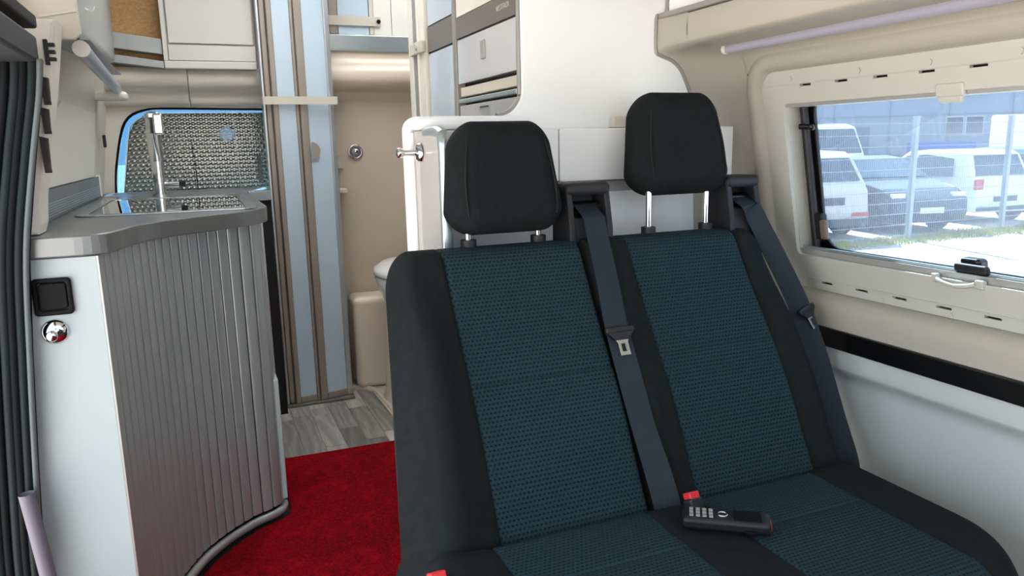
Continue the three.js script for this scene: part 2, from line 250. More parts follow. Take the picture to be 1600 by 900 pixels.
// ---- overhead lockers at the rear ----
{
  const c = thing('rear_locker', 'white rear wall locker with one door above the trim roll', 'cabinet');
  obj('carcass', [bx(-0.078, 0.256, 1.405, 1.93, -3.40, -3.262)], M.lockerWhite, c);
  obj('ledge', bx(-0.08, 0.256, 1.392, 1.421, -3.40, -3.24, 0.004), M.lockerWhite, c);
  obj('stile', bx(-0.08, -0.064, 1.421, 1.93, -3.262, -3.244, 0.002), M.lockerWhite, c);
  obj('door', bx(-0.058, 0.250, 1.486, 1.92, -3.260, -3.243, 0.003), M.lockerWhite, c);
  obj('lower_fascia', bx(-0.062, 0.256, 1.423, 1.481, -3.260, -3.246, 0.002), M.lockerWhite, c);
}
{
  const c = thing('corner_shelf', 'open corner shelf with light brown wood back in the rear left', 'shelf');
  obj('back_panel', bx(-0.42, -0.082, 1.40, 1.93, -3.35, -3.33), M.brown, c);
  obj('shelf_board', plateXY([[-0.26, 1.412], [-0.082, 1.392], [-0.082, 1.418], [-0.266, 1.443]], -3.33, -3.24, 0.002), M.greyRail, c);
  obj('shelf_board', plateXY([[-0.275, 1.468], [-0.082, 1.445], [-0.082, 1.502], [-0.292, 1.53]], -3.33, -3.26, 0.002), M.greyRail, c);
}
// ---- overhead locker over the kitchen ----
{
  const c = thing('kitchen_locker', 'cream overhead locker along the left wall above the kitchen', 'cabinet');
  const g = new THREE.BufferGeometry();
  const sec = (z, xr, yb) => [[-0.44, yb], [xr - 0.02, yb], [xr - 0.006, yb + 0.006], [xr, yb + 0.02], [xr + 0.004, 1.60], [xr + 0.01, 1.93], [-0.44, 1.93]].map(([x, y]) => [x, y, z]);
  const A = sec(-1.80, -0.192, 1.312), B = sec(-3.24, -0.246, 1.405);
  obj('aisle_face', grid(5, 1, (u, v) => (v ? B : A)[Math.round(u * 5) + 0]), M.greyRail, c);
  obj('end_face', plateXY([[-0.44, 1.306], [-0.205, 1.306], [-0.192, 1.318], [-0.190, 1.60], [-0.184, 1.93], [-0.44, 1.93]], -1.81, -1.795, 0.006), M.cream, c);
  obj('seam', rod([-0.262, 1.348, -1.793], [-0.196, 1.362, -1.793], 0.0035, 8), M.creamLight, c);
  obj('clip', new THREE.TorusGeometry(0.010, 0.0022, 6, 14, Math.PI).rotateZ(Math.PI).translate(-0.192, 1.425, -1.96), M.white, c);
  obj('clip', new THREE.TorusGeometry(0.010, 0.0022, 6, 14, Math.PI).rotateZ(Math.PI).translate(-0.190, 1.402, -1.98), M.white, c);
}
{
  const l = thing('tube_lamp', 'long white tube lamp under the locker left of the sink', 'lamp');
  obj('diffuser', rod([-0.206, 1.300, -1.90], [-0.236, 1.298, -3.04], 0.0165, 20), M.diffuser, l);
  obj('end_cap', rod([-0.206, 1.300, -1.888], [-0.206, 1.300, -1.902], 0.0172, 20), M.lampEnd, l);
  obj('mounting_rail', grid(1, 1, (u, v) => [-0.222 + 0.035 * u - 0.03 * v, 1.318 + 0.03 * v, -1.89 - 1.15 * v]), M.greyRail, l);
}
tag(obj('cove_bracket', bx(-0.325, -0.205, 1.262, 1.292, -3.10, -3.02, 0.013), M.creamLight), 'cream rounded cove end piece at the far end of the tube lamp', 'bracket');
// black fittings on the pillar
{
  const s = thing('switch_block', 'small black slotted switch block high on the cream pillar', 'switch');
  obj('plate', bx(-0.246, -0.238, 1.245, 1.292, -1.692, -1.684, 0.002), M.blackPlastic, s);
  for (let i = 0; i < 3; i++) obj('rocker', bx(-0.240, -0.226, 1.252 + i * 0.013, 1.259 + i * 0.013, -1.692, -1.678, 0.002), M.black, s);
}
for (const [y0, y1, xa, label] of [[1.172, 1.225, -0.250, 'upper black folding bracket on the cream pillar'], [1.118, 1.168, -0.256, 'middle black folding bracket on the cream pillar'], [1.045, 1.114, -0.264, 'lower black folding bracket on the cream pillar']]) {
  const b = thing('folding_bracket', label, 'bracket', [0, 0, 0], 'folding brackets on the pillar');
  obj('arm', plateXY([[xa - 0.008, y1], [xa + 0.006, y1 - 0.004], [xa + 0.004, y0], [xa - 0.006, y0]], -1.695, -1.676, 0.003), M.darkBrown, b);
  obj('pivot', rod([xa, y0, -1.684], [xa, y0 + 0.006, -1.684], 0.006, 10), M.black, b);
}
tag(obj('vent_slot', bx(-0.297, -0.292, 1.05, 1.098, -1.6955, -1.690, 0.001), M.greyTrim), 'narrow grey vertical slot insert in the cream pillar', 'vent');
tag(obj('wall_catch', bx(-0.312, -0.302, 1.10, 1.145, -3.18, -3.16, 0.003), M.blackPlastic), 'small black catch on the wall left of the rear window', 'catch');

// ================= KITCHEN =================
{
  const k = thing('kitchen_unit', 'curved kitchen unit with silver tambour front and white end panel', 'cabinet');
  obj('end_panel', bx(-0.40, -0.200, 0.0, 0.882, -1.690, -1.665, 0.002), M.panelWhite, k);
  obj('edge_strip', bx(-0.202, -0.1965, 0.02, 0.882, -1.688, -1.6655, 0.001), M.alu, k);
  obj('carcass', plateXZ([[-0.33, -1.692], [-0.215, -1.692], ...kBase.map(([x, z]) => [x - 0.016, z - 0.012]), [0.13, -3.10], [-0.33, -3.10]], 0.0, 0.882), M.backing, k);
  // tambour slats one by one
  const cv = new THREE.SplineCurve(kBase.map((p) => new THREE.Vector2(...p))), N = 20, L = cv.getLength();
  const w = L / N - 0.0042;
  const sg = ext(poly([[-w / 2, -0.001], [-w / 2, 0.0052], [-w / 2 + 0.0012, 0.0064], [-w / 4, 0.0072], [w / 4, 0.0072], [w / 2 - 0.0012, 0.0064], [w / 2, 0.0052], [w / 2, -0.001]]), 0.836).rotateX(-Math.PI / 2);
  for (let i = 0; i < N; i++) {
    const t = (i + 0.5) / N, p = cv.getPointAt(t), d = cv.getTangentAt(t);
    const m = obj('slat', sg, M.slat, k); m.position.set(p.x, 0.046, p.y); m.rotation.y = Math.atan2(-d.y, d.x);
    m.rotation.y += Math.PI; // outward face
    const nx = Math.sin(m.rotation.y), nz = Math.cos(m.rotation.y);
    if (-( -d.y) * 0 + nx * 1 + nz * 1 > 0) m.rotation.y += Math.PI; // slat bulges away from the carcass
  }
  obj('plinth_strip', tube(kBase.map(([x, z]) => [x + 0.006, 0.026, z + 0.005]), 0.0125, 80, 10), M.alu, k);
  obj('corner_post', bx(0.128, 0.152, 0.03, 0.882, -2.262, -2.226, 0.004), M.alu, k);
  obj('corner_post', bx(0.152, 0.159, 0.03, 0.882, -2.292, -2.266, 0.002), M.alu, k);
  obj('side_door', bx(0.131, 0.157, 0.56, 0.875, -2.75, -2.30, 0.003), M.panelWhite, k);
  obj('side_door', bx(0.131, 0.160, 0.05, 0.42, -2.75, -2.20, 0.003), M.panelWhite, k);
  obj('side_wall', bx(0.128, 0.150, 0.0, 0.882, -3.10, -2.24), M.dark, k);
}
{
  const edge = spline2([[-0.235, -1.659], [-0.205, -1.662], [-0.180, -1.679], [-0.163, -1.720], [-0.150, -1.770], [-0.128, -1.835], [-0.078, -1.912], [0.006, -1.986], [0.083, -2.055], [0.140, -2.125], [0.165, -2.185], [0.170, -2.24]], 50);
  const pts = [[-0.41, -1.659], ...edge, [0.164, -3.02], [0.175, -3.08], [0.256, -3.08], [0.256, -3.36], [-0.345, -3.36], [-0.345, -1.80], [-0.41, -1.80]];
  tag(obj('worktop', plateXZ(pts, 0.8835, 0.924, 0.003), M.brushed), 'grey metallic kitchen worktop with curved front edge', 'worktop');
}
{
  const b = thing('backsplash', 'ribbed grey backsplash strip along the left end of the worktop', 'backsplash');
  obj('strip', bx(-0.345, -0.333, 0.9245, 0.997, -3.10, -1.80, 0.002), M.brushed, b);
  for (let i = 0; i < 6; i++) obj('rib', rod([-0.3325, 0.934 + i * 0.006, -1.81], [-0.3325, 0.934 + i * 0.006, -3.09], 0.0014, 6), M.silver, b);
  obj('end_cap', bx(-0.349, -0.328, 0.9245, 1.003, -3.115, -3.098, 0.004), M.creamLight, b);
}
{
  const s = thing('sink', 'built-in steel sink under a dark mirror-like glass lid', 'sink');
  const rim = rrect(-0.298, 0.142, 2.115, 2.93, 0.05), inn = rrect(-0.268, 0.112, 2.15, 2.80, 0.035);
  rim[0] = rim[0];
  obj('rim', plateXZ(rim.map(([x, z]) => [x, -z]), 0.9242, 0.9285, 0.0015, [inn.map(([x, z]) => [x, -z])]), M.steel, s);
  obj('glass_lid', plateXZ(rrect(-0.265, 0.109, 2.153, 2.797, 0.033).map(([x, z]) => [x, -z]), 0.9245, 0.9268), M.darkGlass, s);
}
{
  const f = thing('kitchen_tap', 'tall chrome kitchen tap with side lever by the rear window', 'tap', [-0.125, 0.9285, -2.865]);
  obj('body', rod([0, 0, 0], [0, 0.125, 0], 0.019, 24), M.chrome, f); obj('base_ring', rod([0, 0, 0], [0, 0.008, 0], 0.026, 24), M.chrome, f);
  obj('lever', [rod([0.01, 0.038, 0], [0.062, 0.040, 0.004], 0.0125, 20)], M.chrome, f); obj('lever_knob', rod([0.060, 0.040, 0.004], [0.082, 0.041, 0.006], 0.0115, 16), M.black, f);
  obj('neck', rod([0, 0.122, 0], [-0.004, 0.215, 0.010], 0.0225, 24), M.chrome, f);
  obj('spout', [rod([-0.004, 0.205, 0.006], [-0.002, 0.275, 0.03], 0.021, 20), bx(-0.018, 0.022, 0.258, 0.284, 0.0, 0.05, 0.008), bx(0.002, 0.032, 0.208, 0.276, 0.045, 0.075, 0.006)], M.chrome, f);
}
// fittings on the white end panel
{
  const s = thing('panel_switch', 'square black switch frame on the white kitchen end panel', 'switch');
  const o = rrect(-0.316, -0.2485, 0.772, 0.845, 0.008), i = rrect(-0.307, -0.257, 0.782, 0.836, 0.006);
  obj('frame', plateXY(o, -1.665, -1.654, 0.003, [i]), M.gloss, s); obj('insert', plateXY(rrect(-0.306, -0.258, 0.783, 0.835, 0.006), -1.665, -1.657, 0.002), M.gloss, s);
}
{
  const h = thing('chrome_hook', 'round chrome hook on the white panel under the black switch', 'hook', [-0.287, 0.738, -1.665]);
  obj('rosette', new THREE.LatheGeometry([[0, 0.012], [0.012, 0.012], [0.019, 0.009], [0.024, 0.004], [0.025, 0]].map((p) => new THREE.Vector2(...p)), 32).rotateX(Math.PI / 2), M.chrome, h);
  obj('peg', new THREE.LatheGeometry([[0, 0.046], [0.006, 0.046], [0.0105, 0.043], [0.0105, 0.038], [0.0065, 0.028], [0.006, 0.01]].map((p) => new THREE.Vector2(...p)), 24).rotateX(Math.PI / 2), M.chrome, h);
}
// rear cabinet right of the sink (dark side in the gap beside the folding door)
{
  const c = thing('rear_cabinet', 'dark brown cabinet below the worktop beside the folding door', 'cabinet');
  obj('body', bx(0.155, 0.254, 0.0, 0.8825, -3.36, -3.10), M.dark, c);
  obj('grip', rod([0.245, 0.95, -3.37], [0.245, 1.06, -3.37], 0.008, 10), M.greyBrown, c);
}

// ================= WASHROOM =================
{
  const d = thing('folding_door', 'folded washroom door with pale blue panels and taupe frames, strapped open', 'door');
  // each leaf: two stiles, a panel, bottom and top rail; slightly turned like a concertina
  const leaf = (xa, za, xb, zb, sw, sr, colour) => {
    const L = Math.hypot(xb - xa, zb - za), a = Math.atan2(-(zb - za), xb - xa), m = new THREE.Matrix4().makeRotationY(a).setPosition(xa, 0, za);
    const add = (n, g, mt) => obj(n, g.applyMatrix4(m), mt, d);
    add('stile', bx(0, sw, 0.012, 1.9, -0.012, 0.012, 0.005), M.taupe); add('stile', bx(L - sr, L, 0.012, 1.9, -0.012, 0.012, 0.005), colour ?? M.taupe);
    add('panel', bx(sw, L - sr, 0.04, 1.9, -0.004, 0.004), M.glassDoor); add('bottom_rail', bx(sw, L - sr, 0.012, 0.04, -0.009, 0.009, 0.003), M.taupe);
  };
  leaf(0.297, -3.178, 0.398, -3.188, 0.021, 0.013); leaf(0.400, -3.182, 0.541, -3.212, 0.032, 0.024, M.alu);
  obj('stack_profile', bx(0.261, 0.271, 0.012, 1.9, -3.235, -3.178, 0.003), M.alu, d); obj('stack_profile', bx(0.273, 0.295, 0.012, 1.9, -3.225, -3.182, 0.006), M.taupe, d);
  obj('stack_profile', bx(0.262, 0.335, 0.012, 1.9, -3.25, -3.238, 0.003), M.taupe, d);
  obj('bottom_guide', bx(0.260, 0.545, 0.0, 0.012, -3.225, -3.160, 0.003), M.greyBrown, d);
  obj('strap', [bx(0.258, 0.546, 1.253, 1.284, -3.160, -3.1555), bx(0.257, 0.260, 1.253, 1.284, -3.24, -3.1555), bx(0.546, 0.549, 1.253, 1.284, -3.24, -3.1555)], M.strap, d);
  obj('finger_pull', new THREE.CylinderGeometry(0.033, 0.033, 0.008, 24, 1, false, 0, Math.PI).rotateX(Math.PI / 2).translate(0.436, 1.072, -3.172), M.taupe, d);
}
{
  const p = thing('door_post', 'cream and grey aluminium post right of the washroom opening', 'post');
  obj('outer_profile', bx(0.700, 0.716, 0.0, 1.93, -2.455, -2.395, 0.004), M.creamLight, p);
  obj('inner_profile', bx(0.703, 0.716, 0.0, 1.93, -2.535, -2.458, 0.004), M.greyTrim, p);
  obj('lip', bx(0.694, 0.703, 0.0, 1.93, -2.462, -2.452, 0.003), M.creamLight, p);
  obj('rear_lip', bx(0.700, 0.712, 0.0, 1.93, -2.585, -2.537, 0.003), M.creamLight, p);
  obj('strap_holder', bx(0.688, 0.703, 1.372, 1.41, -2.53, -2.39, 0.004), M.strap, p);
  obj('press_stud', new THREE.CylinderGeometry(0.009, 0.009, 0.006, 16).rotateZ(Math.PI / 2).translate(0.686, 1.393, -2.445), M.alu, p);
}
{
  const l = thing('washroom_ledge', 'pale grey ledge under the washroom mirror', 'shelf');
  obj('ledge_board', bx(0.535, 1.35, 1.486, 1.556, -3.41, -3.355, 0.006), M.silver, l);
  const m = thing('washroom_cabinet', 'washroom wall cabinet above the pale grey ledge, pale blue door held by strap', 'cabinet');
  obj('carcass', bx(0.545, 1.30, 1.558, 1.92, -3.41, -3.385), M.dark, m);
  obj('stile', bx(0.572, 0.608, 1.558, 1.92, -3.385, -3.372, 0.003), M.taupe, m); obj('blue_door', bx(0.61, 0.742, 1.558, 1.92, -3.385, -3.374, 0.002), M.glassDoor, m); obj('stile', bx(0.744, 0.762, 1.558, 1.92, -3.385, -3.37, 0.003), M.strap, m);
  obj('white_door', bx(0.764, 0.842, 1.558, 1.92, -3.385, -3.376, 0.002), M.creamLight, m); obj('white_door', bx(0.844, 1.0, 1.558, 1.92, -3.385, -3.376, 0.002), M.creamLight, m);
  const sp = obj('strap', bx(0.56, 0.792, 1.592, 1.632, -3.368, -3.362, 0.002), M.strap, m); obj('press_stud', new THREE.CylinderGeometry(0.009, 0.009, 0.006, 16).rotateX(Math.PI / 2).translate(0.782, 1.612, -3.36), M.black, sp);
}
{
  const r = thing('shower_outlet', 'round chrome outlet rosette on the beige washroom wall', 'rosette', [0.660, 1.060, ZR - 0.01]);
  obj('ring', new THREE.TorusGeometry(0.028, 0.006, 10, 32).translate(0, 0, 0.005), M.chrome, r); obj('disc', new THREE.CylinderGeometry(0.026, 0.028, 0.008, 32).rotateX(Math.PI / 2).translate(0, 0, 0.005), M.steel, r);
  obj('knob', new THREE.SphereGeometry(0.014, 20, 12).scale(1, 1, 0.7).translate(0.002, 0.002, 0.014), M.chrome, r);
}
tag(obj('soap_tray', bx(0.56, 0.603, 0.88, 0.905, -3.43, -3.35, 0.008), M.bath), 'small cream soap tray on the washroom wall beside the door', 'tray');
tag(obj('tissue_holder', bx(0.555, 0.600, 0.985, 1.055, -3.43, -3.40, 0.008), M.bathWall), 'beige holder on the washroom wall above the soap tray', 'holder');
{
  const t = thing('toilet', 'white cassette toilet half hidden behind the bench', 'toilet', [0.845, 0, -3.04]);
  const prof = (rs) => rs.map(([r, y]) => new THREE.Vector2(r, y));
  obj('bowl', new THREE.LatheGeometry(prof([[0, 0.36], [0.10, 0.37], [0.155, 0.42], [0.19, 0.49], [0.205, 0.545], [0.19, 0.55], [0, 0.55]]), 40).scale(1, 1, 1.12), M.toilet, t);
  obj('lid', new THREE.LatheGeometry(prof([[0.198, 0.552], [0.210, 0.560], [0.206, 0.582], [0.175, 0.604], [0.10, 0.616], [0, 0.620]]), 40).scale(1, 1, 1.12), M.toilet, t);
  obj('pedestal', new THREE.LatheGeometry(prof([[0.20, 0.012], [0.185, 0.06], [0.175, 0.2], [0.172, 0.30], [0.165, 0.38], [0.13, 0.40], [0.0, 0.40]]), 40), M.bath, t);
  obj('wall_shoulder', bx(-0.27, 0.2, 0.013, 0.43, -0.36, -0.20, 0.03, 4), M.bath, t);
}
const tray = sgroup('trim_4', 'beige raised washroom floor tray');
obj('tray', plateXZ([[0.55, -3.43], [0.55, -3.285], [0.60, -3.255], [0.632, -3.20], [0.64, -2.70], [1.35, -2.70], [1.35, -3.43]], 0.0005, 0.012, 0.003), M.bath, tray); obj('tray_rim', tube([[0.56, 0.012, -3.40], [0.562, 0.012, -3.30], [0.60, 0.012, -3.272], [0.640, 0.012, -3.21], [0.652, 0.012, -3.0], [0.655, 0.012, -2.71]], 0.011, 30, 8), M.bath, tray);
struct(obj('wall_washroom', bx(0.74, 0.76, 0.0, 1.93, -2.72, -2.54), M.bathWall), 'inner washroom wall end');

// ================= TOWER AND PARTITION =================
{
  const t = thing('wardrobe_tower', 'glossy grey wardrobe tower with brown stripe behind the white partition', 'cabinet');
  obj('carcass', bx(0.735, 1.30, 0.0, 1.93, -2.53, -1.70), M.dark, t);
  const X0 = 0.712, X1 = 0.735;
  obj('far_panel', [bx(X0, X1, 1.45, 1.93, -2.39, -2.140), bx(X0, X1, 0.0, 1.365, -2.39, -2.140)], M.towerBlue, t);
  obj('stripe', bx(X0 - 0.002, X1, 1.370, 1.445, -2.39, -2.140), M.greyBrown, t);
  obj('joint_profile', bx(X0 - 0.004, X1, 0.0, 1.93, -2.136, -2.108, 0.003), M.greyTrim, t);
  obj('upper_door', bx(X0, X1, 1.432, 1.93, -2.104, -1.675), M.creamLight, t);
  const st = obj('stripe', bx(X0 - 0.002, X1, 1.374, 1.428, -2.104, -1.675), M.greyBrown, t);
  const font = await new FontLoader().loadAsync('fonts/droid/droid_sans_regular.typeface.json');
  obj('lettering', new TextGeometry('WESTFALIA', { font, size: 0.0122, depth: 0.0006, curveSegments: 3 }).rotateY(-Math.PI / 2).translate(X0 - 0.0026, 1.398, -1.792), M.strap, st);
  const dr = obj('door', bx(X0, X1, 1.250, 1.370, -2.104, -1.675, 0.002), M.glossGrey, t);
  obj('handle', bx(X0 - 0.006, X0 + 0.004, 1.298, 1.346, -1.905, -1.878, 0.003), M.greyRail, dr);
  obj('vent_rail', bx(X0 + 0.004, X1, 1.215, 1.240, -2.098, -1.675, 0.002), M.strap, t);
  obj('grip_rail', bx(X0 - 0.004, X1, 1.196, 1.208, -2.098, -1.675, 0.003), M.silver, t);
  const lower = obj('drawer', bx(X0, X1, 0.90, 1.190, -2.098, -1.675, 0.002), M.sideGrey, t);
  obj('latch', bx(X0 - 0.004, X0 + 0.003, 1.130, 1.180, -1.925, -1.852, 0.002), M.greyRail, lower); obj('latch_slot', bx(X0 - 0.0055, X0, 1.176, 1.1795, -1.92, -1.857), M.black, lower);
}
const part = sgroup('wall_partition', 'white partition panel behind the bench with a rounded notch');
{
  const o = [[0.428, 0.0], [1.345, 0.0], [1.345, 0.5], [fx(0.72), 0.72], [fx(1.23), 1.23], [1.40, 1.25], [1.40, 1.93], [0.714, 1.93], [0.7145, 1.21]];
  for (let i = 1; i <= 8; i++) { const a = -(i / 8) * Math.PI / 2; o.push([0.652 + 0.0625 * Math.cos(a), 1.206 + 0.0625 * Math.sin(a)]); }
  o.push([0.46, 1.1435]);
  for (let i = 1; i <= 6; i++) { const a = Math.PI / 2 + (i / 6) * Math.PI / 2; o.push([0.458 + 0.03 * Math.cos(a), 1.1135 + 0.03 * Math.sin(a)]); }
  obj('panel', plateXY(o, -1.672, -1.652, 0.003), M.white, part);
  // grey edging round the notch and along the wall side
  const nt = []; nt.push([0.7105, 1.93, -1.662], [0.711, 1.5, -1.662], [0.711, 1.21, -1.662]); for (let i = 1; i <= 8; i++) { const a = -(i / 8) * Math.PI / 2; nt.push([0.652 + 0.060 * Math.cos(a), 1.206 + 0.060 * Math.sin(a), -1.662]); } 
  obj('edging', tube(nt, 0.0055, 60, 8), M.greyTrim, part);
  obj('edging', tube([[1.082, 1.385, -1.650], [1.077, 1.372, -1.650], [1.077, 1.30, -1.650], [1.088, 1.289, -1.650], [1.125, 1.276, -1.650], [1.150, 1.256, -1.650], [1.168, 1.225, -1.650], [1.183, 1.190, -1.650], [1.192, 1.13, -1.650]], 0.0045, 60, 8), M.greyTrim, part);
  // moulded wall cheek between edging and window wall
  const cA = [[1.079, 1.374], [1.079, 1.30], [1.09, 1.29], [1.127, 1.276], [1.152, 1.256], [1.17, 1.225], [1.185, 1.19], [1.196, 1.10], [1.203, 0.9], [1.21, 0.716]], cB = [[1.093, 1.374], [1.093, 1.318], [1.11, 1.305], [1.19, 1.301], [1.23, 1.291], [1.256, 1.27], [fx(1.2365) - 0.0045, 1.2365], [fx(1.1) - 0.0045, 1.10], [fx(0.9) - 0.0045, 0.9], [fx(0.716) - 0.0045, 0.716]];
  const sA = new THREE.CatmullRomCurve3(cA.map((p) => V(p[0], p[1], 0))), sB = new THREE.CatmullRomCurve3(cB.map((p) => V(p[0], p[1], 0)));
  obj('cheek', grid(10, 60, (u, v) => { const a = sA.getPoint(v), b = sB.getPoint(v), q = u * Math.PI / 2; return [a.x + (b.x - a.x) * Math.sin(q), a.y + (b.y - a.y) * Math.sin(q), -1.648 + 0.105 * (1 - Math.cos(q))]; }), M.creamWall, part);
}
{
  const c = thing('half_cabinet', 'white half-height side panel with silver front edge behind the bench', 'cabinet');
  obj('top_rail', bx(0.440, 0.720, 1.1138, 1.1435, -1.652, -1.610, 0.012, 5), M.white, c);
  obj('side_panel', bx(0, 0.018, 0.0, 1.112, -0.122, 0, 0.002).rotateY(0.19).translate(0.470, 0, -1.522), M.sideGrey, c);
  obj('rear_strip', bx(0.434, 0.448, 0.0, 1.11, -1.655, -1.638, 0.005), M.white, c);
  obj('front_edge', [tube([[0.465, 1.108, -1.60], [0.472, 1.109, -1.555], [0.4755, 1.103, -1.530], [0.477, 1.075, -1.521], [0.477, 0.9, -1.521], [0.477, 0.02, -1.521]], 0.0125, 60, 12)], M.silver, c);
  obj('inner_panel', bx(0.468, 0.4915, 0.0, 1.11, -1.652, -1.60), M.creamLight, c);
}
{
  const h = thing('coat_hook', 'chrome coat hook on the grey side panel beside the left headrest', 'hook', [0.452, 1.066, -1.616]);
  obj('rosette', new THREE.LatheGeometry([[0, 0.010], [0.014, 0.010], [0.020, 0.006], [0.0225, 0]].map((p) => new THREE.Vector2(...p)), 32).rotateZ(Math.PI / 2), M.chrome, h);
  obj('peg', new THREE.LatheGeometry([[0, 0.052], [0.007, 0.052], [0.011, 0.049], [0.011, 0.042], [0.007, 0.034], [0.007, 0.008]].map((p) => new THREE.Vector2(...p)), 24).rotateZ(Math.PI / 2), M.chrome, h);
}
tag(obj('headboard', bx(0.4925, 0.777, 0.992, 1.112, -1.652, -1.590, 0.003), M.board), 'white board behind the left headrest', 'board', );
tag(obj('headboard', bx(0.779, 1.272, 0.990, 1.112, -1.652, -1.588, 0.003).applyMatrix4(new THREE.Matrix4()), M.board), 'wider white board behind the right headrest', 'board');
tag(obj('support_rail', bx(0.4925, 1.25, 0.962, 0.988, -1.652, -1.60, 0.003), M.greyRail), 'grey metal rail under the two white boards', 'rail');
tag(obj('cream_box', bx(0.945, 1.06, 1.1135, 1.140, -1.651, -1.625, 0.003), M.creamLight), 'small cream box on top of the white board behind right headrest', 'box');

// ================= RIGHT OVERHEAD LOCKER =================
{
  const c = thing('window_locker', 'cream overhead locker above the side window with an open front', 'cabinet');
  obj('shelf_edge', bx(1.080, 1.112, 1.374, 1.386, -1.648, 0.45, 0.003), M.greyTrim, c);
  obj('retaining_strip', bx(1.106, 1.116, 1.386, 1.418, -1.64, 0.45, 0.002), M.board, c);
  obj('floor_board', bx(1.10, 1.40, 1.372, 1.384, -1.648, 0.45), M.plain, c);
  obj('end_stile', bx(1.102, 1.112, 1.386, 1.93, -1.65, -1.641, 0.002), M.greyTrim, c);
  obj('back', bx(1.36, 1.40, 1.384, 1.93, -1.648, 0.45), M.dark, c);
  tag(obj('storage_pouch', bx(1.13, 1.25, 1.3845, 1.46, -1.62, -1.45, 0.02), M.greyBrown), 'dark brown pouch lying in the open overhead locker', 'pouch');
  const l = thing('strip_lamp', 'slim pale lilac strip lamp under the locker above the side window', 'lamp');
  obj('diffuser', rod([1.204, 1.293, -1.535], [1.204, 1.293, 0.30], 0.0115, 16), M.diffuser, l); obj('end_cap', rod([1.204, 1.293, -1.545], [1.204, 1.293, -1.533], 0.0118, 16), M.lampEnd, l);
}

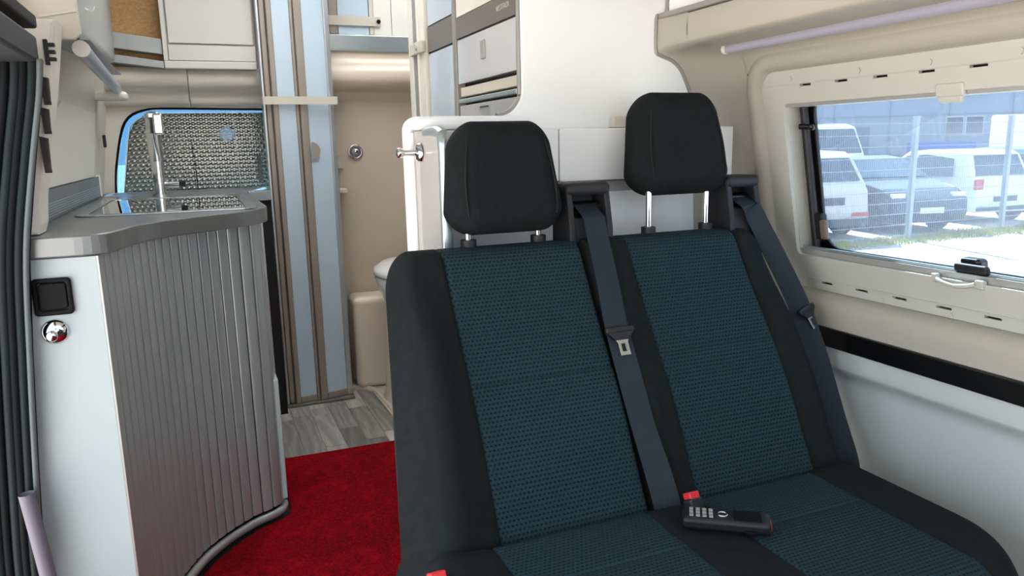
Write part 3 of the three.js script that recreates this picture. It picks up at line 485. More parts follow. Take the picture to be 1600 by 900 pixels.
// ================= SIDE WINDOW =================
const win1 = sgroup('window_1', 'side window with white blind frame and tinted acrylic pane');
{
  const lean = (g) => g.applyMatrix4(new THREE.Matrix4().set(1, -0.1877, 0, 1.29 + 1.157 * 0.1877, 0, 1, 0, 0, 0, 0, 1, 0, 0, 0, 0, 1)); // plate at x=0 laid onto the leaning plane
  const H = rrect(-1.432, -0.43, 0.798, 1.157, 0.012);
  // slots are real gaps in the frame
  const slot = (z, y, w = 0.034) => [[z - w / 2, y - 0.0022], [z + w / 2, y - 0.0022], [z + w / 2, y + 0.0022], [z - w / 2, y + 0.0022]];
  const zs = [-1.357, -1.254, -1.153, -1.048, -0.945, -0.84, -0.74, -0.64, -0.54];
  const holes = [H.slice().reverse()]; for (const z of zs) { holes.push(slot(z, 1.197).reverse(), slot(z + 0.012, 0.735).reverse()); }
  obj('blind_frame', lean(plateZY(rrect(-1.498, -0.362, 0.7155, 1.233, 0.04), -0.002, 0.010, 0.0015, holes)), M.frame, win1);
  obj('slot_liner', [lean(bx(0.012, 0.016, 1.185, 1.21, -1.46, -0.40)), lean(bx(0.012, 0.016, 0.722, 0.748, -1.46, -0.40))], M.black, win1);
  obj('frame_ridge', lean(bx(-0.0045, 0.0, 1.2, 1.2015, -1.48, -0.38)), M.frame, win1); obj('frame_ridge', lean(bx(-0.0045, 0.0, 0.742, 0.7435, -1.48, -0.38)), M.frame, win1);
  for (const z of [-1.40, -1.205, -1.04, -0.87, -0.70]) { obj('screw_cap', lean(new THREE.CylinderGeometry(0.006, 0.006, 0.003, 12).rotateZ(Math.PI / 2).translate(-0.003, 1.213, z)), M.frame, win1); obj('screw_cap', lean(new THREE.CylinderGeometry(0.006, 0.006, 0.003, 12).rotateZ(Math.PI / 2).translate(-0.003, 0.722, z + 0.02)), M.frame, win1); }
  // reveal behind the frame
  const band = (y0, y1, z0, z1, m, n, d0 = 0.010, d1 = 0.055) => obj(n, lean(bx(d0, d1, y0, y1, z0, z1)), m, win1);
  band(1.150, 1.158, -1.432, -0.43, M.greyRail, 'blind_cassette', 0.004, 0.04); band(0.796, 0.812, -1.432, -0.43, M.greyRail, 'lower_track', 0.008, 0.03); band(0.812, 0.818, -1.432, -0.43, M.silver, 'lower_track', 0.016, 0.024);
  band(0.79, 1.16, -1.436, -1.430, M.frame, 'reveal', 0.008, 0.05); band(0.79, 1.16, -0.432, -0.426, M.frame, 'reveal', 0.008, 0.05);
  obj('opening_liner', [lean(bx(0.05, 0.11, 0.72, 0.79, -1.5, -0.36)), lean(bx(0.05, 0.09, 1.165, 1.24, -1.5, -0.36))], M.black, win1);
  // pane with black rubber border
  const pr = rrect(-1.47, -0.39, 0.775, 1.185, 0.05), pi = rrect(-1.392, -0.46, 0.815, 1.178, 0.045);
  obj('pane', lean(plateZY(rrect(-1.46, -0.40, 0.785, 1.18, 0.05), 0.062, 0.066)), M.pane, win1);
  obj('rubber_border', lean(plateZY(pr, 0.052, 0.061, 0.002, [pi.slice().reverse()])), M.black, win1);
  const st = obj('window_stay', lean(rod([0.035, 0.80, -1.405], [0.040, 1.15, -1.410], 0.010, 12)), M.blackPlastic, win1);
  obj('stay_pin', lean(rod([0.02, 1.105, -1.408], [0.030, 1.103, -1.382], 0.0065, 12)), M.black, st); obj('stay_ball', lean(new THREE.SphereGeometry(0.008, 14, 10).translate(0.028, 1.103, -1.380)), M.black, st);
  const lt = obj('corner_latch', lean(bx(0.03, 0.05, 0.835, 0.90, -1.405, -1.375, 0.006)), M.blackPlastic, win1); obj('latch_lever', lean(bx(0.022, 0.034, 0.838, 0.885, -1.378, -1.358, 0.005)), M.greyBrown, lt); 
  const hd = obj('window_latch', lean(bx(0.020, 0.05, 0.818, 0.842, -1.015, -0.972, 0.008)), M.black, win1); obj('latch_handle', lean(bx(0.008, 0.022, 0.812, 0.832, -1.02, -0.948, 0.0075)), M.blackPlastic, hd);
  const bl = obj('blind_bar_handle', lean(bx(-0.010, 0.004, 0.788, 0.806, -1.055, -1.043, 0.003)), M.frame, win1); obj('handle_foot', lean(bx(-0.010, 0.004, 0.788, 0.806, -0.962, -0.945, 0.003)), M.frame, bl);
  obj('handle_bow', lean(tube([[-0.008, 0.797, -1.043], [-0.014, 0.793, -1.03], [-0.017, 0.789, -1.0], [-0.014, 0.793, -0.972], [-0.008, 0.797, -0.962]], 0.0045, 24, 8)), M.frame, bl);
  const tl = obj('top_tab', lean(bx(-0.006, 0.004, 1.147, 1.172, -1.03, -0.972, 0.004)), M.frame, win1); obj('tab_grip', lean(bx(-0.004, 0.004, 1.137, 1.150, -1.025, -0.978, 0.002)), M.frame, tl);
}
struct(obj('trim_5', bx(1.322, 1.336, 0.597, 0.642, ZR, 1.25, 0.004), M.black), 'black protective strip along the side wall below the window');

// ================= BENCH =================
const bench = thing('bench_seat', 'two-place bench in charcoal cloth with petrol patterned inserts', 'seat');
{
  // local frame of the backrest: Y along the rake, N towards the front
  const O = V(0, 0.40, -1.12), up = V(0, 0.48, -0.28).normalize(), nn = V(0, 0.28, 0.48).normalize();
  const X0 = 0.258, X1 = 1.228, Yb = -0.10, Yt = 0.586, Rc = 0.075;
  const sd = (x, y) => { const cx = (X0 + X1) / 2, hx = (X1 - X0) / 2, cy = (Yb - 0.2 + Yt) / 2, hy = (Yt - Yb + 0.2) / 2, qx = Math.abs(x - cx) - hx + Rc, qy = Math.abs(y - cy) - hy + Rc; return Math.hypot(Math.max(qx, 0), Math.max(qy, 0)) + Math.min(Math.max(qx, qy), 0) - Rc; };
  const seams = [0.428, 0.735, 0.842, 1.13];
  const dome = (x, y) => { const e = 0.062, d = clamp(-sd(x, y) / e); return Math.sqrt(Math.max(0, 1 - (1 - d) ** 2)); };
  const topX = (y) => 0;                                           
  const Nf = (x, y) => {
    let n = 0.10 * dome(x, y) - 0.10;
    n += 0.030 * Math.exp(-(((x - 0.345) / 0.055) ** 2)) * sst(0.50, 0.3, y) + 0.026 * Math.exp(-(((x - 1.178) / 0.04) ** 2)) * sst(0.50, 0.3, y) + 0.012 * Math.exp(-(((x - 0.788) / 0.035) ** 2));
    n += 0.012 * Math.exp(-(((y - 0.2) / 0.14) ** 2));
    for (const s of seams) n -= (s === 0.735 ? 0.022 : 0.006) * Math.exp(-(((x - s) / (s === 0.735 ? 0.006 : 0.0035)) ** 2));
    n -= 0.010 * Math.exp(-(((x - 0.79) / 0.004) ** 2)) * 0;
    if ((x > 0.43 && x < 0.735)) n -= 0.004 * Math.exp(-(((y - 0.277) / 0.003) ** 2)); if (x > 0.842 && x < 1.13) n -= 0.004 * Math.exp(-(((y - 0.29) / 0.003) ** 2));
    return n;
  };
  const lean = (x, y) => x + (0.006 + 0.066 * clamp((y + 0.05) / 0.6)) * clamp((0.428 - x) / 0.17);   // the outer bolster narrows towards the top
  const pt = (x, y, n) => { const p = O.clone().addScaledVector(up, y).addScaledVector(nn, n); return [lean(x, y), p.y, p.z, x, y]; };
  const xlim = (y) => { const d = Math.max(0, y - (Yt - Rc)); const i = Rc - Math.sqrt(Math.max(0, Rc * Rc - d * d)); return [X0 + i, X1 - i]; };
  const patch = (xa, xb, ya, yb, nu, nv) => grid(nu, nv, (u, v) => {
    let y = ya + (yb - ya) * v; if (yb >= Yt - 1e-6) { const k = 1 - (1 - v) ** 2; y = ya + (yb - ya) * k; }
    const [l, r] = xlim(y); let a = Math.max(xa, l), b = Math.min(xb, r), t = u;
    if (xa <= X0 + 1e-6) { a = l; t = u * u; } if (xb >= X1 - 1e-6) { b = r; t = 1 - (1 - u) ** 2; }
    const x = a + (b - a) * t; return pt(x, y, Nf(x, y));
  });
  const bk = new THREE.Group(); bk.name = 'backrest'; bench.add(bk);
  const yL = 0.277, yR = 0.29;
  obj('side_bolster', patch(X0, seams[0], Yb, Yt, 40, 70), M.cloth, bk); obj('side_bolster', patch(seams[3], X1, Yb, Yt, 34, 70), M.cloth, bk);
  obj('centre_strip', patch(seams[1], seams[2], Yb, Yt, 30, 70), M.cloth, bk);
  obj('insert', patch(seams[0], seams[1], Yb, yL, 60, 60), M.knit, bk); obj('insert', patch(seams[0], seams[1], yL, Yt, 60, 60), M.knit, bk);
  obj('insert', patch(seams[2], seams[3], Yb, yR, 60, 60), M.knit, bk); obj('insert', patch(seams[2], seams[3], yR, Yt, 60, 60), M.knit, bk);
  // back shell
  const shell = rrect(X0 + 0.002, X1 - 0.002, Yb, Yt - 0.002, Rc, 6).map(([x, y]) => [lean(x, y), y]);
  obj('back_shell', ext(poly(shell), 0.012, 0.003).applyMatrix4(new THREE.Matrix4().makeBasis(V(1, 0, 0), up, nn).setPosition(O.clone().addScaledVector(nn, -0.107))), M.blackPlastic, bk);
  // ---- cushion ----
  const CX0 = 0.25, CX1 = 1.235, CZ0 = -1.20, CZ1 = -0.66, Cr = 0.17, Yc = 0.415;
  const csd = (x, z) => { const qx = Math.abs(x - (CX0 + CX1) / 2) - (CX1 - CX0) / 2 + Cr, cz = (CZ0 - 0.3 + CZ1) / 2, hz = (CZ1 - CZ0 + 0.3) / 2, qz = Math.abs(z - cz) - hz + Cr; return Math.hypot(Math.max(qx, 0), Math.max(qz, 0)) + Math.min(Math.max(qx, qz), 0) - Cr; };
  const cs = [0.40, 0.70, 0.815, 1.09];
  const Hc = (x, z) => {
    const d = clamp(-csd(x, z) / 0.075); let h = Yc - 0.12 + 0.12 * Math.sqrt(Math.max(0, 1 - (1 - d) ** 2));
    h += 0.012 * Math.exp(-(((x - 1.17) / 0.05) ** 2)) + 0.012 * Math.exp(-(((x - 0.31) / 0.06) ** 2)) - 0.022 * sst(-1.075, -1.12, z);
    for (const s of cs) h -= 0.004 * Math.exp(-(((x - s) / 0.004) ** 2)) * 0.8;
    if ((x > cs[0] && x < cs[1]) || (x > cs[2] && x < cs[3])) h -= 0.003 * Math.exp(-(((z + 0.955) / 0.004) ** 2));
    return h;
  };
  const zlim = (x) => 0, cxl = (z) => { const d = Math.max(0, z - (CZ1 - Cr)); const i = Cr - Math.sqrt(Math.max(0, Cr * Cr - d * d)); return [CX0 + i, CX1 - i]; };
  const cpatch = (xa, xb, za, zb, nu, nv) => grid(nu, nv, (u, v) => {
    let z = za + (zb - za) * v; if (zb >= CZ1 - 1e-6) z = za + (zb - za) * (1 - (1 - v) ** 2);
    const [l, r] = cxl(z); let a = Math.max(xa, l), b = Math.min(xb, r), t = u; if (xa <= CX0 + 1e-6) { a = l; t = u * u; } if (xb >= CX1 - 1e-6) { b = r; t = 1 - (1 - u) ** 2; }
    const x = a + (b - a) * t; return [x, Hc(x, z), z, x, z];
  });
  const cu = new THREE.Group(); cu.name = 'seat_cushion'; bench.add(cu);
  obj('side_bolster', cpatch(CX0, cs[0], CZ0, CZ1, 30, 50), M.cloth, cu); obj('side_bolster', cpatch(cs[3], CX1, CZ0, CZ1, 34, 50), M.cloth, cu); obj('centre_strip', cpatch(cs[1], cs[2], CZ0, CZ1, 16, 50), M.cloth, cu);
  const knitDark = M.knit;
  for (const [a, b] of [[cs[0], cs[1]], [cs[2], cs[3]]]) { obj('insert', cpatch(a, b, CZ0, -0.955, 40, 40), knitDark, cu); obj('insert', cpatch(a, b, -0.955, CZ1, 40, 40), knitDark, cu); }
  obj('cushion_base', plateXZ(rrect(CX0 + 0.005, CX1 - 0.005, -(CZ1 - 0.012), -CZ0, 0.15).map(([x, z]) => [x, -z]), 0.255, 0.30, 0.006), M.blackPlastic, cu);
  obj('pedestal', bx(0.30, 1.19, 0.011, 0.256, -1.18, -0.72, 0.01), M.greyPlastic, bench);
  // anchor loops and buckles
  for (const x of [0.405, 0.665, 0.83, 1.075]) obj('anchor_loop', rod([x - 0.009, 0.404, -1.092], [x + 0.009, 0.405, -1.092], 0.0018, 6), M.steel, bench);
  const buckle = (x, y, z, ry) => { const b = new THREE.Group(); b.name = 'belt_buckle'; b.position.set(x, y, z); b.rotation.set(-0.5, ry, 0.0); bench.add(b); obj('housing', bx(-0.017, 0.017, -0.04, 0.006, -0.011, 0.011, 0.005), M.blackPlastic, b); obj('release_button', bx(-0.0135, 0.0135, 0.001, 0.017, -0.009, 0.009, 0.003), M.red, b).userData.label = 'red release button'; };
  buckle(0.779, 0.432, -1.052, 0.3); buckle(0.283, 0.418, -1.018, 0.2);
  // ---- headrests ----
  const headrest = (cx, cy, cz, px) => {
    const h = new THREE.Group(); h.name = 'headrest'; h.position.set(cx, cy, cz); h.rotation.x = -0.16; bench.add(h);
    const w = 0.256, H = 0.232, D = 0.115;
    const g = new RoundedBoxGeometry(w, H, D, 10, 0.050), p = g.attributes.position;
    for (let i = 0; i < p.count; i++) { let x = p.getX(i), y = p.getY(i), z = p.getZ(i); const t = (y + H / 2) / H, s = 1 - 0.20 * sst(0.35, 1.1, t) - 0.06 * sst(0.25, 0, t); z *= 1 - 0.25 * t; z -= 0.9 * x * x; p.setXYZ(i, x * s, y + 0.05 * x * x * 0 - 0.35 * x * x * sst(0.6, 1, t), z); }
    g.computeVertexNormals(); const uv = g.attributes.uv; for (let i = 0; i < p.count; i++) uv.setXY(i, p.getX(i) + p.getZ(i), p.getY(i));
    obj('pad', g, M.cloth, h);
    for (const s of [-1, 1]) { const q = []; for (let i = 0; i <= 10; i++) { const t = 0.14 + 0.68 * i / 10, y = -H / 2 + H * t, sc = 1 - 0.20 * sst(0.35, 1.1, t) - 0.06 * sst(0.25, 0, t), x = s * 0.098 * sc; q.push([x, y - 0.35 * x * x * sst(0.6, 1, t), (D / 2) * (1 - 0.25 * t) - 0.9 * 0.098 * 0.098 - 0.0022 - 0.004 * (i === 0 || i === 10)]); } obj('seam', tube(q, 0.0018, 24, 6), M.seam, h); }
    return h;
  };
  const hl = headrest(0.583, 1.014, -1.455), hr = headrest(1.020, 1.074, -1.470);
  for (const [h, xs, y0, cx, cy, cz] of [[hl, [0.499, 0.656], 0.855, 0.583, 1.014, -1.455], [hr, [0.930, 1.086], 0.855, 1.020, 1.074, -1.470]]) for (const x of xs) {
    const f = h.worldToLocal ? 0 : 0; h.updateMatrixWorld(true);
    const a = h.worldToLocal(V(x, y0, -1.446)), b = h.worldToLocal(V(x, cy - 0.06, -1.446));
    obj('post', rod(a.toArray(), b.toArray(), 0.0068, 16), M.chrome, h);
    const s = h.worldToLocal(V(x, 0.889, -1.446)), s2 = h.worldToLocal(V(x, 0.868, -1.446));
    obj('guide_sleeve', rod(s.toArray(), s2.toArray(), 0.0165, 16), M.blackPlastic, h);
  }
  // ---- belt outlets on top of the backrest ----
  for (const [x, w, s] of [[0.770, 0.105, 0], [1.178, 0.092, 0.004]]) {
    const b = new THREE.Group(); b.name = 'belt_outlet'; b.position.set(x, 0.86, -1.475 + s); bench.add(b);
    const side = [[-0.03, -0.06], [0.065, -0.06], [0.058, 0.04], [0.04, 0.118], [0.015, 0.135], [-0.028, 0.132], [-0.03, 0.08]];
    obj('tower', [ext(poly(side), 0.014, 0.003).rotateY(-Math.PI / 2).translate(-w / 2 + 0.014, 0, 0), ext(poly(side), 0.014, 0.003).rotateY(-Math.PI / 2).translate(w / 2, 0, 0), bx(-w / 2 + 0.01, w / 2 - 0.01, -0.06, 0.062, 0.0, 0.05, 0.006), bx(-w / 2 + 0.01, w / 2 - 0.01, -0.06, 0.13, -0.03, -0.01, 0.006)], M.greyPlastic, b);
    obj('cap', bx(-w / 2 - 0.002, w / 2 + 0.002, 0.108, 0.136, -0.03, 0.046, 0.012, 4), M.greyPlastic, b);
    obj('guide_roller', rod([-w / 2 + 0.014, 0.082, 0.012], [w / 2 - 0.014, 0.082, 0.012], 0.012, 16), M.black, b);
  }
}
// seat belts: flat webbing with real thickness
function ribbon(c, wd, w, t) {
  const cv = new THREE.CatmullRomCurve3(c.map((p) => V(...p)), false, 'catmullrom', 0.4), wv = new THREE.CatmullRomCurve3(wd.map((p) => V(...p)), false, 'catmullrom', 0.4), n = 70;
  const ring = [[-1, -1], [1, -1], [1, 1], [-1, 1], [-1, -1]];
  return grid(4, n, (u, v) => { const p = cv.getPoint(v), T = cv.getTangent(v), a = wv.getPoint(v); a.addScaledVector(T, -a.dot(T)).normalize(); const N = T.clone().cross(a).normalize(), r = ring[Math.round(u * 4)]; p.addScaledVector(a, r[0] * w / 2).addScaledVector(N, r[1] * t / 2); return [p.x, p.y, p.z, u * 0.1, v]; }).toNonIndexed();
}
function fixN(g) { g.computeVertexNormals(); return g; }
{
  const b = thing('seat_belt', 'dark blue-grey seat belt hanging down the middle of the bench', 'seat belt', [0, 0, 0], 'bench seat belts');
  obj('webbing', fixN(ribbon([[0.770, 0.946, -1.455], [0.768, 0.925, -1.408], [0.766, 0.88, -1.383], [0.760, 0.80, -1.333], [0.752, 0.715, -1.283], [0.750, 0.62, -1.224], [0.750, 0.54, -1.176], [0.751, 0.47, -1.128], [0.752, 0.42, -1.098], [0.752, 0.385, -1.085]], [[1, 0, 0], [1, 0, 0], [1, 0, 0], [1, 0, 0], [1, 0, 0.1], [1, 0, 0.15], [1, 0.05, 0.1], [0.9, 0.2, 0.2], [0.8, 0.3, 0.3], [0.8, 0.3, 0.3]], 0.050, 0.0022)), M.web, b);
  const t = new THREE.Group(); t.name = 'tongue'; t.position.set(0.752, 0.708, -1.270); t.rotation.x = -0.528; b.add(t);
  obj('grip', [bx(-0.032, 0.032, -0.006, 0.008, -0.006, 0.006, 0.0045), plateXY([[-0.030, -0.004], [0.030, -0.004], [0.016, -0.020], [-0.016, -0.020]], -0.004, 0.005, 0.002)], M.blackPlastic, t);
  obj('metal_plate', plateXY([[-0.0165, -0.016], [0.0165, -0.016], [0.0115, -0.026], [0.0115, -0.052], [-0.0115, -0.052], [-0.0115, -0.026]], -0.0012, 0.0018, 0.0006, [rrect(-0.006, 0.006, -0.045, -0.027, 0.002).reverse()]), M.steel, t);
}
{
  const b = thing('seat_belt', 'seat belt hanging beside the side wall right of the bench', 'seat belt', [0, 0, 0], 'bench seat belts');
  obj('webbing', fixN(ribbon([[1.178, 0.946, -1.455], [1.184, 0.925, -1.41], [1.208, 0.885, -1.405], [1.236, 0.80, -1.370], [1.252, 0.71, -1.318], [1.258, 0.60, -1.258], [1.262, 0.47, -1.20], [1.264, 0.375, -1.155], [1.262, 0.30, -1.14]], [[1, 0, 0], [1, 0, 0], [1, 0.1, 0.2], [1, 0.1, 0.5], [0.9, 0, 0.6], [0.8, 0, 0.6], [0.7, 0, 0.6], [0.6, 0, 0.7], [0.6, 0, 0.7]], 0.048, 0.0022)), M.web, b);
  const t = new THREE.Group(); t.name = 'tongue'; t.position.set(1.258, 0.692, -1.293); t.rotation.set(-0.45, 0.2, 0.3); b.add(t);
  obj('grip', [bx(-0.030, 0.030, -0.006, 0.008, -0.006, 0.006, 0.0045), plateXY([[-0.026, -0.004], [0.026, -0.004], [0.014, -0.018], [-0.014, -0.018]], -0.004, 0.005, 0.002)], M.greyPlastic, t);
  obj('metal_plate', plateXY([[-0.012, -0.014], [0.012, -0.014], [0.0095, -0.046], [-0.0095, -0.046]], -0.0012, 0.0018, 0.0006, [rrect(-0.005, 0.005, -0.040, -0.022, 0.002).reverse()]), M.steel, t);
}
// ---- handset on the cushion ----
{
  const p = thing('handset', 'black cordless handset with keypad lying on the bench cushion', 'telephone', [0.790, 0.4175, -0.972]);
  p.rotation.y = -0.62;
  obj('body', bx(-0.074, 0.074, 0.0, 0.024, -0.024, 0.024, 0.009, 4), M.blackPlastic, p);
  obj('screen', bx(0.012, 0.058, 0.0235, 0.0248, -0.018, 0.018, 0.0005), M.gloss, p);
  for (let i = 0; i < 4; i++) for (let j = 0; j < 3; j++) obj('key', bx(-0.062 + i * 0.011, -0.055 + i * 0.011, 0.0235, 0.0252, -0.016 + j * 0.0115, -0.0075 + j * 0.0115, 0.0008), M.greyRail, p);
  obj('navigation_key', new THREE.TorusGeometry(0.008, 0.0018, 8, 20).rotateX(Math.PI / 2).translate(-0.006, 0.0242, 0), M.steel, p);
  obj('red_end', bx(0.0735, 0.0752, 0.006, 0.016, -0.012, 0.012, 0.0007), M.red, p); obj('belt_clip', bx(0.03, 0.05, 0.002, 0.010, 0.023, 0.029, 0.002), M.gloss, p);
}
// ================= OUTSIDE =================
const GY = -0.8;
const X = {
  gravel: S(0xffffff, 0.95, 0, { map: rep(gravelTex, 0.7) }), grass: S(0xa3a05c, 0.9), galv: S(0x9aa3a8, 0.5, 0.5), facade: S(0x8794a3, 0.6, 0, { bumpMap: rep(ribBump, 1, 1), bumpScale: 0.02 }), facadeDark: S(0x57677a, 0.3), carWhite: P(0xe6e8ea, 0.3, { clearcoat: 0.8, clearcoatRoughness: 0.05 }), carDark: P(0x1c2a3c, 0.25, { clearcoat: 0.9, clearcoatRoughness: 0.04 }), carBeige: P(0xcfc8c2, 0.3, { clearcoat: 0.8, clearcoatRoughness: 0.05 }), carTeal: P(0x5b7f86, 0.3, { clearcoat: 0.8, clearcoatRoughness: 0.05 }),
  glass: S(0x3a4c5c, 0.08), tyre: S(0x16181a, 0.9), rim: S(0xb5b9bd, 0.35, 0.7), plate: S(0xe8e8e4, 0.5), darkPlate: S(0x39434d, 0.5), tail: S(0xc3333a, 0.3), blue: S(0x1f5fa6, 0.5), lamp: S(0xe9eef2, 0.1), asphalt: S(0x7d7b78, 0.95),
};
struct(obj('ground', (() => { const g = new THREE.PlaneGeometry(220, 220).rotateX(-Math.PI / 2).translate(20, GY, -20); const p = g.attributes.position, u = g.attributes.uv; for (let i = 0; i < p.count; i++) u.setXY(i, p.getX(i), p.getZ(i)); return g; })(), X.gravel), 'sunlit pale gravel yard outside');
// grass strip along the fence
{
  const g = []; const blade = new THREE.ConeGeometry(0.012, 1, 3).translate(0, 0.5, 0); const n = 4200, im = new THREE.InstancedMesh(blade, X.grass, n), m = new THREE.Matrix4(), q = new THREE.Quaternion(), e = new THREE.Euler(), c = new THREE.Color();
  im.name = numbered('grass_strip'); im.castShadow = im.receiveShadow = true;
  for (let i = 0; i < n; i++) { const x = 7.5 + rnd() * 8, d = (rnd() + rnd() - 1) * 0.45, h = (0.03 + 0.10 * rnd()) * (0.4 + 0.9 * n16(x * 0.13, 0.4)); e.set((rnd() - 0.5) * 0.9, rnd() * 6, (rnd() - 0.5) * 0.9); m.compose(V(x * 1.1, GY, -9.78 + d), q.setFromEuler(e), V(1.6, h, 1.6)); im.setMatrixAt(i, m); im.setColorAt(i, c.setRGB(0.8 + 0.4 * rnd(), 0.8 + 0.3 * rnd(), 0.6 + 0.4 * rnd())); }
  scene.add(im); im.userData.kind = 'stuff'; tag(im, 'green grass tufts growing along the foot of the wire fence', 'grass');
}
// wire fence
{
  const f = thing('wire_fence', 'galvanised double-wire mesh fence with posts beyond the side window', 'fence');
  for (let k = -1; k <= 3; k++) { const x = 11.86 + k * 2.5; obj('post', [bx(x - 0.04, x + 0.04, GY, 1.40, -9.86, -9.78), bx(x - 0.05, x + 0.05, 1.38, 1.41, -9.87, -9.77)], X.galv, f); }
  for (let i = 0; i < 11; i++) obj('horizontal_wire', bx(8, 20, GY + 0.08 + i * 0.2, GY + 0.09 + i * 0.2, -9.835, -9.825), X.galv, f);
  const w = []; for (let x = 8.0; x < 20; x += 0.05) w.push(new THREE.CylinderGeometry(0.003, 0.003, 2.1, 4).translate(x, GY + 1.08, -9.82));
  obj('vertical_wires', mergeGeometries(w), X.galv, f).userData.kind = 'stuff';
}
// cars: local +x is forward
function car(name, label, o) {
  const c = thing(name, label, o.category ?? 'car', [o.x, GY, o.z], 'vehicles in the yard'); c.rotation.y = o.turn;
  const { L, W, belt } = o, hw = W / 2;
  const taper = (y) => hw - Math.max(0, y - belt) * (o.tumble ?? 0.28) - Math.max(0, 0.45 - y) * 0.12;
  const shape = poly(o.profile.map(([x, y]) => [x * L, y]));
  const N = 6, g = ext(shape, W, 0.05).translate(0, 0, -hw), p = g.attributes.position;
  for (let i = 0; i < p.count; i++) { const z = p.getZ(i), x = p.getX(i) / L; const end = 1 - 0.10 * (Math.abs(x) * 2) ** 4; p.setZ(i, z / hw * taper(p.getY(i)) * end); }
  g.computeVertexNormals(); obj('body', g, o.mat, c);
  for (const win of o.windows) for (const s of [-1, 1]) {
    const wg = ext(poly(win.map(([x, y]) => [x * L, y])), 0.012), q = wg.attributes.position; for (let i = 0; i < q.count; i++) { const x = q.getX(i) / L; q.setZ(i, s * (taper(q.getY(i)) * (1 - 0.10 * (Math.abs(x) * 2) ** 4) + 0.004 + q.getZ(i))); } wg.computeVertexNormals(); obj('side_window', wg, X.glass, c);
  }
  const across = (n, [xa, ya], [xb, yb], k, m, lift = 0.012) => { const d = V((xb - xa) * L, yb - ya, 0), nrm = V(-d.y, d.x, 0).normalize().multiplyScalar(o.flip && n === 'rear_window' ? lift : lift); if (nrm.x * ((xa + xb) / 2) < 0) nrm.multiplyScalar(-1); obj(n, grid(1, 4, (u, v) => { const y = ya + (yb - ya) * v, x = (xa + (xb - xa) * v) * L; const e = 1 - 0.10 * (Math.abs(x / L) * 2) ** 4; return [x + nrm.x, y + nrm.y, (u * 2 - 1) * taper(y) * k * e]; }), m, c); };
  across('windscreen', ...o.front, 0.9, X.glass); across('rear_window', ...o.rear, 0.86, X.glass);
  const r = o.r ?? 0.31;
  for (const x of o.axles) for (const s of [-1, 1]) { const w = new THREE.Group(); w.name = 'wheel'; w.position.set(x * L, r, s * (hw - 0.09)); c.add(w); obj('tyre', new THREE.TorusGeometry(r * 0.8, r * 0.2, 10, 28).scale(1, 1, 1.6), X.tyre, w); obj('rim', [new THREE.CylinderGeometry(r * 0.62, r * 0.62, 0.05, 24).rotateX(Math.PI / 2).translate(0, 0, s * 0.03)], X.rim, w); for (let k = 0; k < 5; k++) obj('spoke', bx(-0.03, 0.03, 0.03, r * 0.6, s * 0.05, s * 0.075).rotateZ(k * 1.2566), X.rim, w); obj('wheel_arch', new THREE.CylinderGeometry(r * 1.16, r * 1.16, 0.10, 26).rotateX(Math.PI / 2).translate(0, 0.02, s * 0.035), X.tyre, w).scale.z = 0.6; }
  for (const d of o.details ?? []) obj(d[0], bx(...d[1], 0.01), d[2], c);
  return c;
}
const hatch = [[-0.49, 0.24], [-0.498, 0.5], [-0.495, 0.78], [-0.46, 0.95], [-0.40, 1.44], [-0.36, 1.52], [-0.1, 1.55], [0.08, 1.50], [0.30, 0.98], [0.46, 0.86], [0.497, 0.68], [0.5, 0.36], [0.48, 0.24]];
car('hatchback', 'small white hatchback seen from its tail behind the fence', { x: 16.0, z: -12.5, turn: 1.42, L: 3.6, W: 1.66, belt: 0.93, mat: X.carWhite, profile: hatch, axles: [-0.33, 0.34], windows: [[[-0.33, 0.98], [-0.30, 1.36], [-0.09, 1.44], [-0.02, 1.43], [-0.02, 0.96]], [[0.0, 0.96], [0.0, 1.43], [0.07, 1.41], [0.25, 1.0]]], front: [[0.285, 1.01], [0.085, 1.47]], rear: [[-0.478, 0.76], [-0.402, 1.42]],
  details: [['tail_lamp', [-1.80, -1.73, 0.72, 0.94, 0.58, 0.78], X.tail], ['tail_lamp', [-1.80, -1.73, 0.72, 0.94, -0.78, -0.58], X.tail], ['number_plate', [-1.815, -1.79, 0.46, 0.58, -0.30, 0.30], X.darkPlate], ['bumper_strip', [-1.80, -1.74, 0.27, 0.36, -0.7, 0.7], X.darkPlate]] });
const sedan = [[-0.49, 0.26], [-0.5, 0.62], [-0.47, 0.95], [-0.36, 1.02], [-0.22, 1.40], [-0.02, 1.46], [0.10, 1.40], [0.26, 1.0], [0.42, 0.86], [0.49, 0.68], [0.5, 0.4], [0.485, 0.22]];
car('saloon_car', 'dark blue car facing the fence beside the small white hatchback', { x: 13.35, z: -12.4, turn: -1.77, L: 4.5, W: 1.8, belt: 0.98, mat: X.carDark, profile: sedan, axles: [-0.30, 0.31], r: 0.33, windows: [[[-0.30, 1.02], [-0.20, 1.34], [-0.03, 1.40], [-0.01, 1.0]], [[0.01, 1.0], [0.0, 1.40], [0.09, 1.35], [0.21, 1.02]]], front: [[0.245, 1.04], [0.105, 1.385]], rear: [[-0.35, 1.05], [-0.225, 1.37]],
  details: [['number_plate', [2.245, 2.27, 0.40, 0.51, -0.26, 0.26], X.plate], ['head_lamp', [2.08, 2.16, 0.66, 0.78, 0.52, 0.80], X.lamp], ['head_lamp', [2.08, 2.16, 0.66, 0.78, -0.80, -0.52], X.lamp]] });
const suv = [[-0.49, 0.26], [-0.5, 0.5], [-0.492, 0.88], [-0.465, 1.02], [-0.40, 1.50], [-0.36, 1.60], [-0.05, 1.64], [0.10, 1.58], [0.26, 1.08], [0.45, 0.96], [0.495, 0.76], [0.5, 0.4], [0.485, 0.26]];
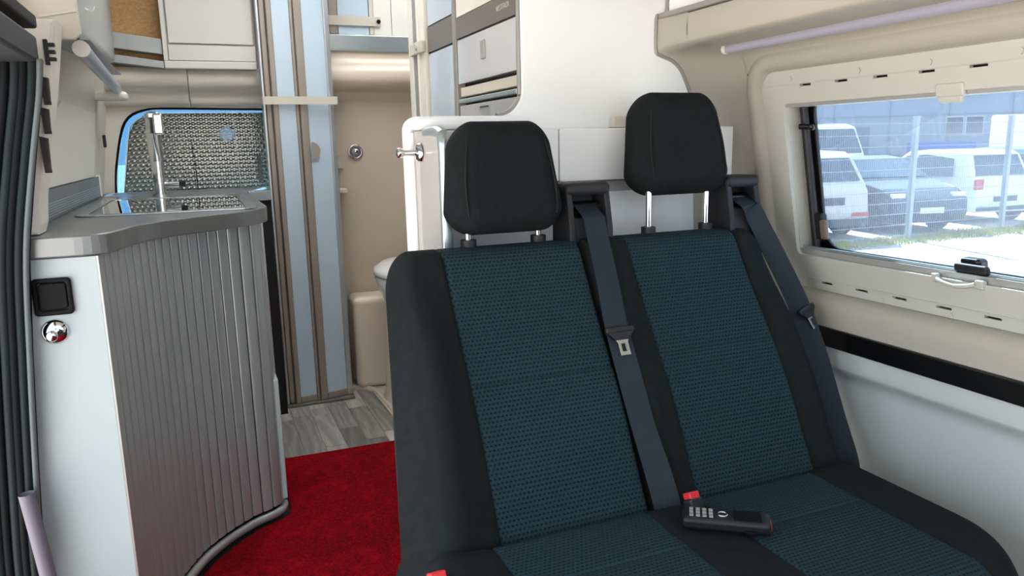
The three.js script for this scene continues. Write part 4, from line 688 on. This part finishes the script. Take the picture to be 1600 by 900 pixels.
car('estate_car', 'beige estate car seen from behind at the left of the window view', { x: 10.97, z: -12.6, turn: 1.42, L: 4.3, W: 1.8, belt: 1.02, mat: X.carBeige, profile: suv, axles: [-0.31, 0.32], r: 0.33, windows: [[[-0.36, 1.08], [-0.33, 1.48], [-0.03, 1.54], [-0.02, 1.06]], [[0.0, 1.06], [0.0, 1.54], [0.08, 1.50], [0.22, 1.09]]], front: [[0.245, 1.11], [0.105, 1.55]], rear: [[-0.462, 1.06], [-0.402, 1.48]],
  details: [['number_plate', [-2.165, -2.13, 0.64, 0.78, -0.28, 0.28], X.darkPlate], ['tail_lamp', [-2.15, -2.08, 0.42, 0.50, 0.45, 0.82], X.tail], ['tail_lamp', [-2.15, -2.08, 0.42, 0.50, -0.82, -0.45], X.tail], ['bumper', [-2.17, -2.05, 0.24, 0.38, -0.82, 0.82], X.darkPlate]] });
car('compact_car', 'teal car at the right edge of the window view', { x: 19.3, z: -13.3, turn: 1.42, L: 4.1, W: 1.75, belt: 0.95, mat: X.carTeal, profile: hatch, axles: [-0.32, 0.33], windows: [[[-0.33, 0.99], [-0.30, 1.36], [-0.02, 1.43], [-0.02, 0.97]]], front: [[0.285, 1.01], [0.085, 1.47]], rear: [[-0.478, 0.80], [-0.402, 1.42]], details: [['tail_lamp', [-2.05, -1.98, 0.72, 0.92, 0.62, 0.82], X.tail]] });
const mh = [[-0.49, 0.3], [-0.5, 0.9], [-0.495, 2.2], [-0.47, 2.32], [-0.2, 2.37], [0.25, 2.34], [0.33, 2.22], [0.43, 1.22], [0.5, 0.98], [0.5, 0.45], [0.48, 0.3]];
const bv = [[-0.5, 0.4], [-0.5, 2.5], [-0.49, 2.6], [0.49, 2.6], [0.5, 2.5], [0.5, 0.4]];
car('motorhome', 'white motorhome parked behind the cars at the left of the window', { category: 'motorhome', x: 21.3, z: -22.6, turn: -1.70, L: 5.4, W: 2.0, belt: 1.4, tumble: 0.08, mat: X.carWhite, profile: mh, axles: [-0.3, 0.33], r: 0.36, windows: [[[0.16, 1.2], [0.17, 1.9], [0.30, 1.9], [0.36, 1.25]], [[-0.14, 1.25], [-0.14, 1.85], [0.11, 1.85], [0.11, 1.25]], [[-0.4, 1.3], [-0.4, 1.8], [-0.24, 1.8], [-0.24, 1.3]]], front: [[0.423, 1.29], [0.338, 2.14]], rear: [[-0.498, 1.3], [-0.496, 1.9]], details: [] });
car('box_van', 'white box van at the far right behind the cars', { category: 'van', x: 32.6, z: -19.5, turn: -0.977, L: 6, W: 2.1, belt: 2.7, tumble: 0.0, mat: X.carWhite, profile: bv, axles: [-0.3, 0.33], r: 0.36, windows: [[[-0.28, 2.0], [-0.28, 2.3], [-0.15, 2.3], [-0.15, 2.0]]], front: [[0.5, 1.3], [0.5, 2.2]], rear: [[-0.5, 1.5], [-0.5, 2.1]], details: [] });
// hall with ribbed grey cladding
{
  const h = thing('industrial_hall', 'large grey-blue hall building filling the view through the window', 'building', [52.5, GY, -46]); h.rotation.y = -0.847; // local x along the facade
  obj('wall', (() => { const g = bx(-32, 42, 0, 11, -14, 0); const p = g.attributes.position, u = g.attributes.uv; for (let i = 0; i < p.count; i++) u.setXY(i, p.getX(i) * 0.25, p.getY(i)); return g; })(), X.facade, h);
  for (const x of [4.0, 5.35]) { const w = obj('window', bx(x, x + 1.25, 1.75, 3.25, 0.0, 0.06), X.rim, h); obj('pane', bx(x + 0.06, x + 1.19, 1.82, 3.18, 0.05, 0.075), X.glass, w); }
  obj('gate', bx(-5.6, -1.4, 0, 2.6, 0, 0.06), X.facadeDark, h); obj('plinth', bx(-32, 42, 0, 0.35, 0, 0.08), X.facadeDark, h);
  for (let k = -7; k <= 9; k++) obj('cladding_joint', bx(k * 4.2 - 0.03, k * 4.2 + 0.03, 0.35, 11, 0, 0.05), X.facadeDark, h);
  for (let k = 1; k <= 3; k++) obj('cladding_joint', bx(-32, 42, k * 2.9 + 0.5, k * 2.9 + 0.54, 0, 0.05), X.facadeDark, h);
}
tag(obj('blue_container', bx(-2.1, 2.1, 0, 1.35, -0.9, 0.9, 0.03).rotateY(-0.8).translate(49.6, GY, -38.9), X.blue), 'blue container in front of the hall', 'container');
{
  const s = thing('yard_sign', 'small white sign on a pole in front of the hall', 'sign', [33.0, GY, -36.2]); obj('pole', rod([0, 0, 0], [0, 3.4, 0], 0.04, 8), X.galv, s); obj('board', bx(-0.45, 0.45, 2.55, 3.5, -0.02, 0.02).rotateY(-0.75), X.plate, s);
}
scene.traverse((o) => { if (o.isMesh) { o.castShadow = true; o.receiveShadow = true; } });
renderer.render(scene, camera);
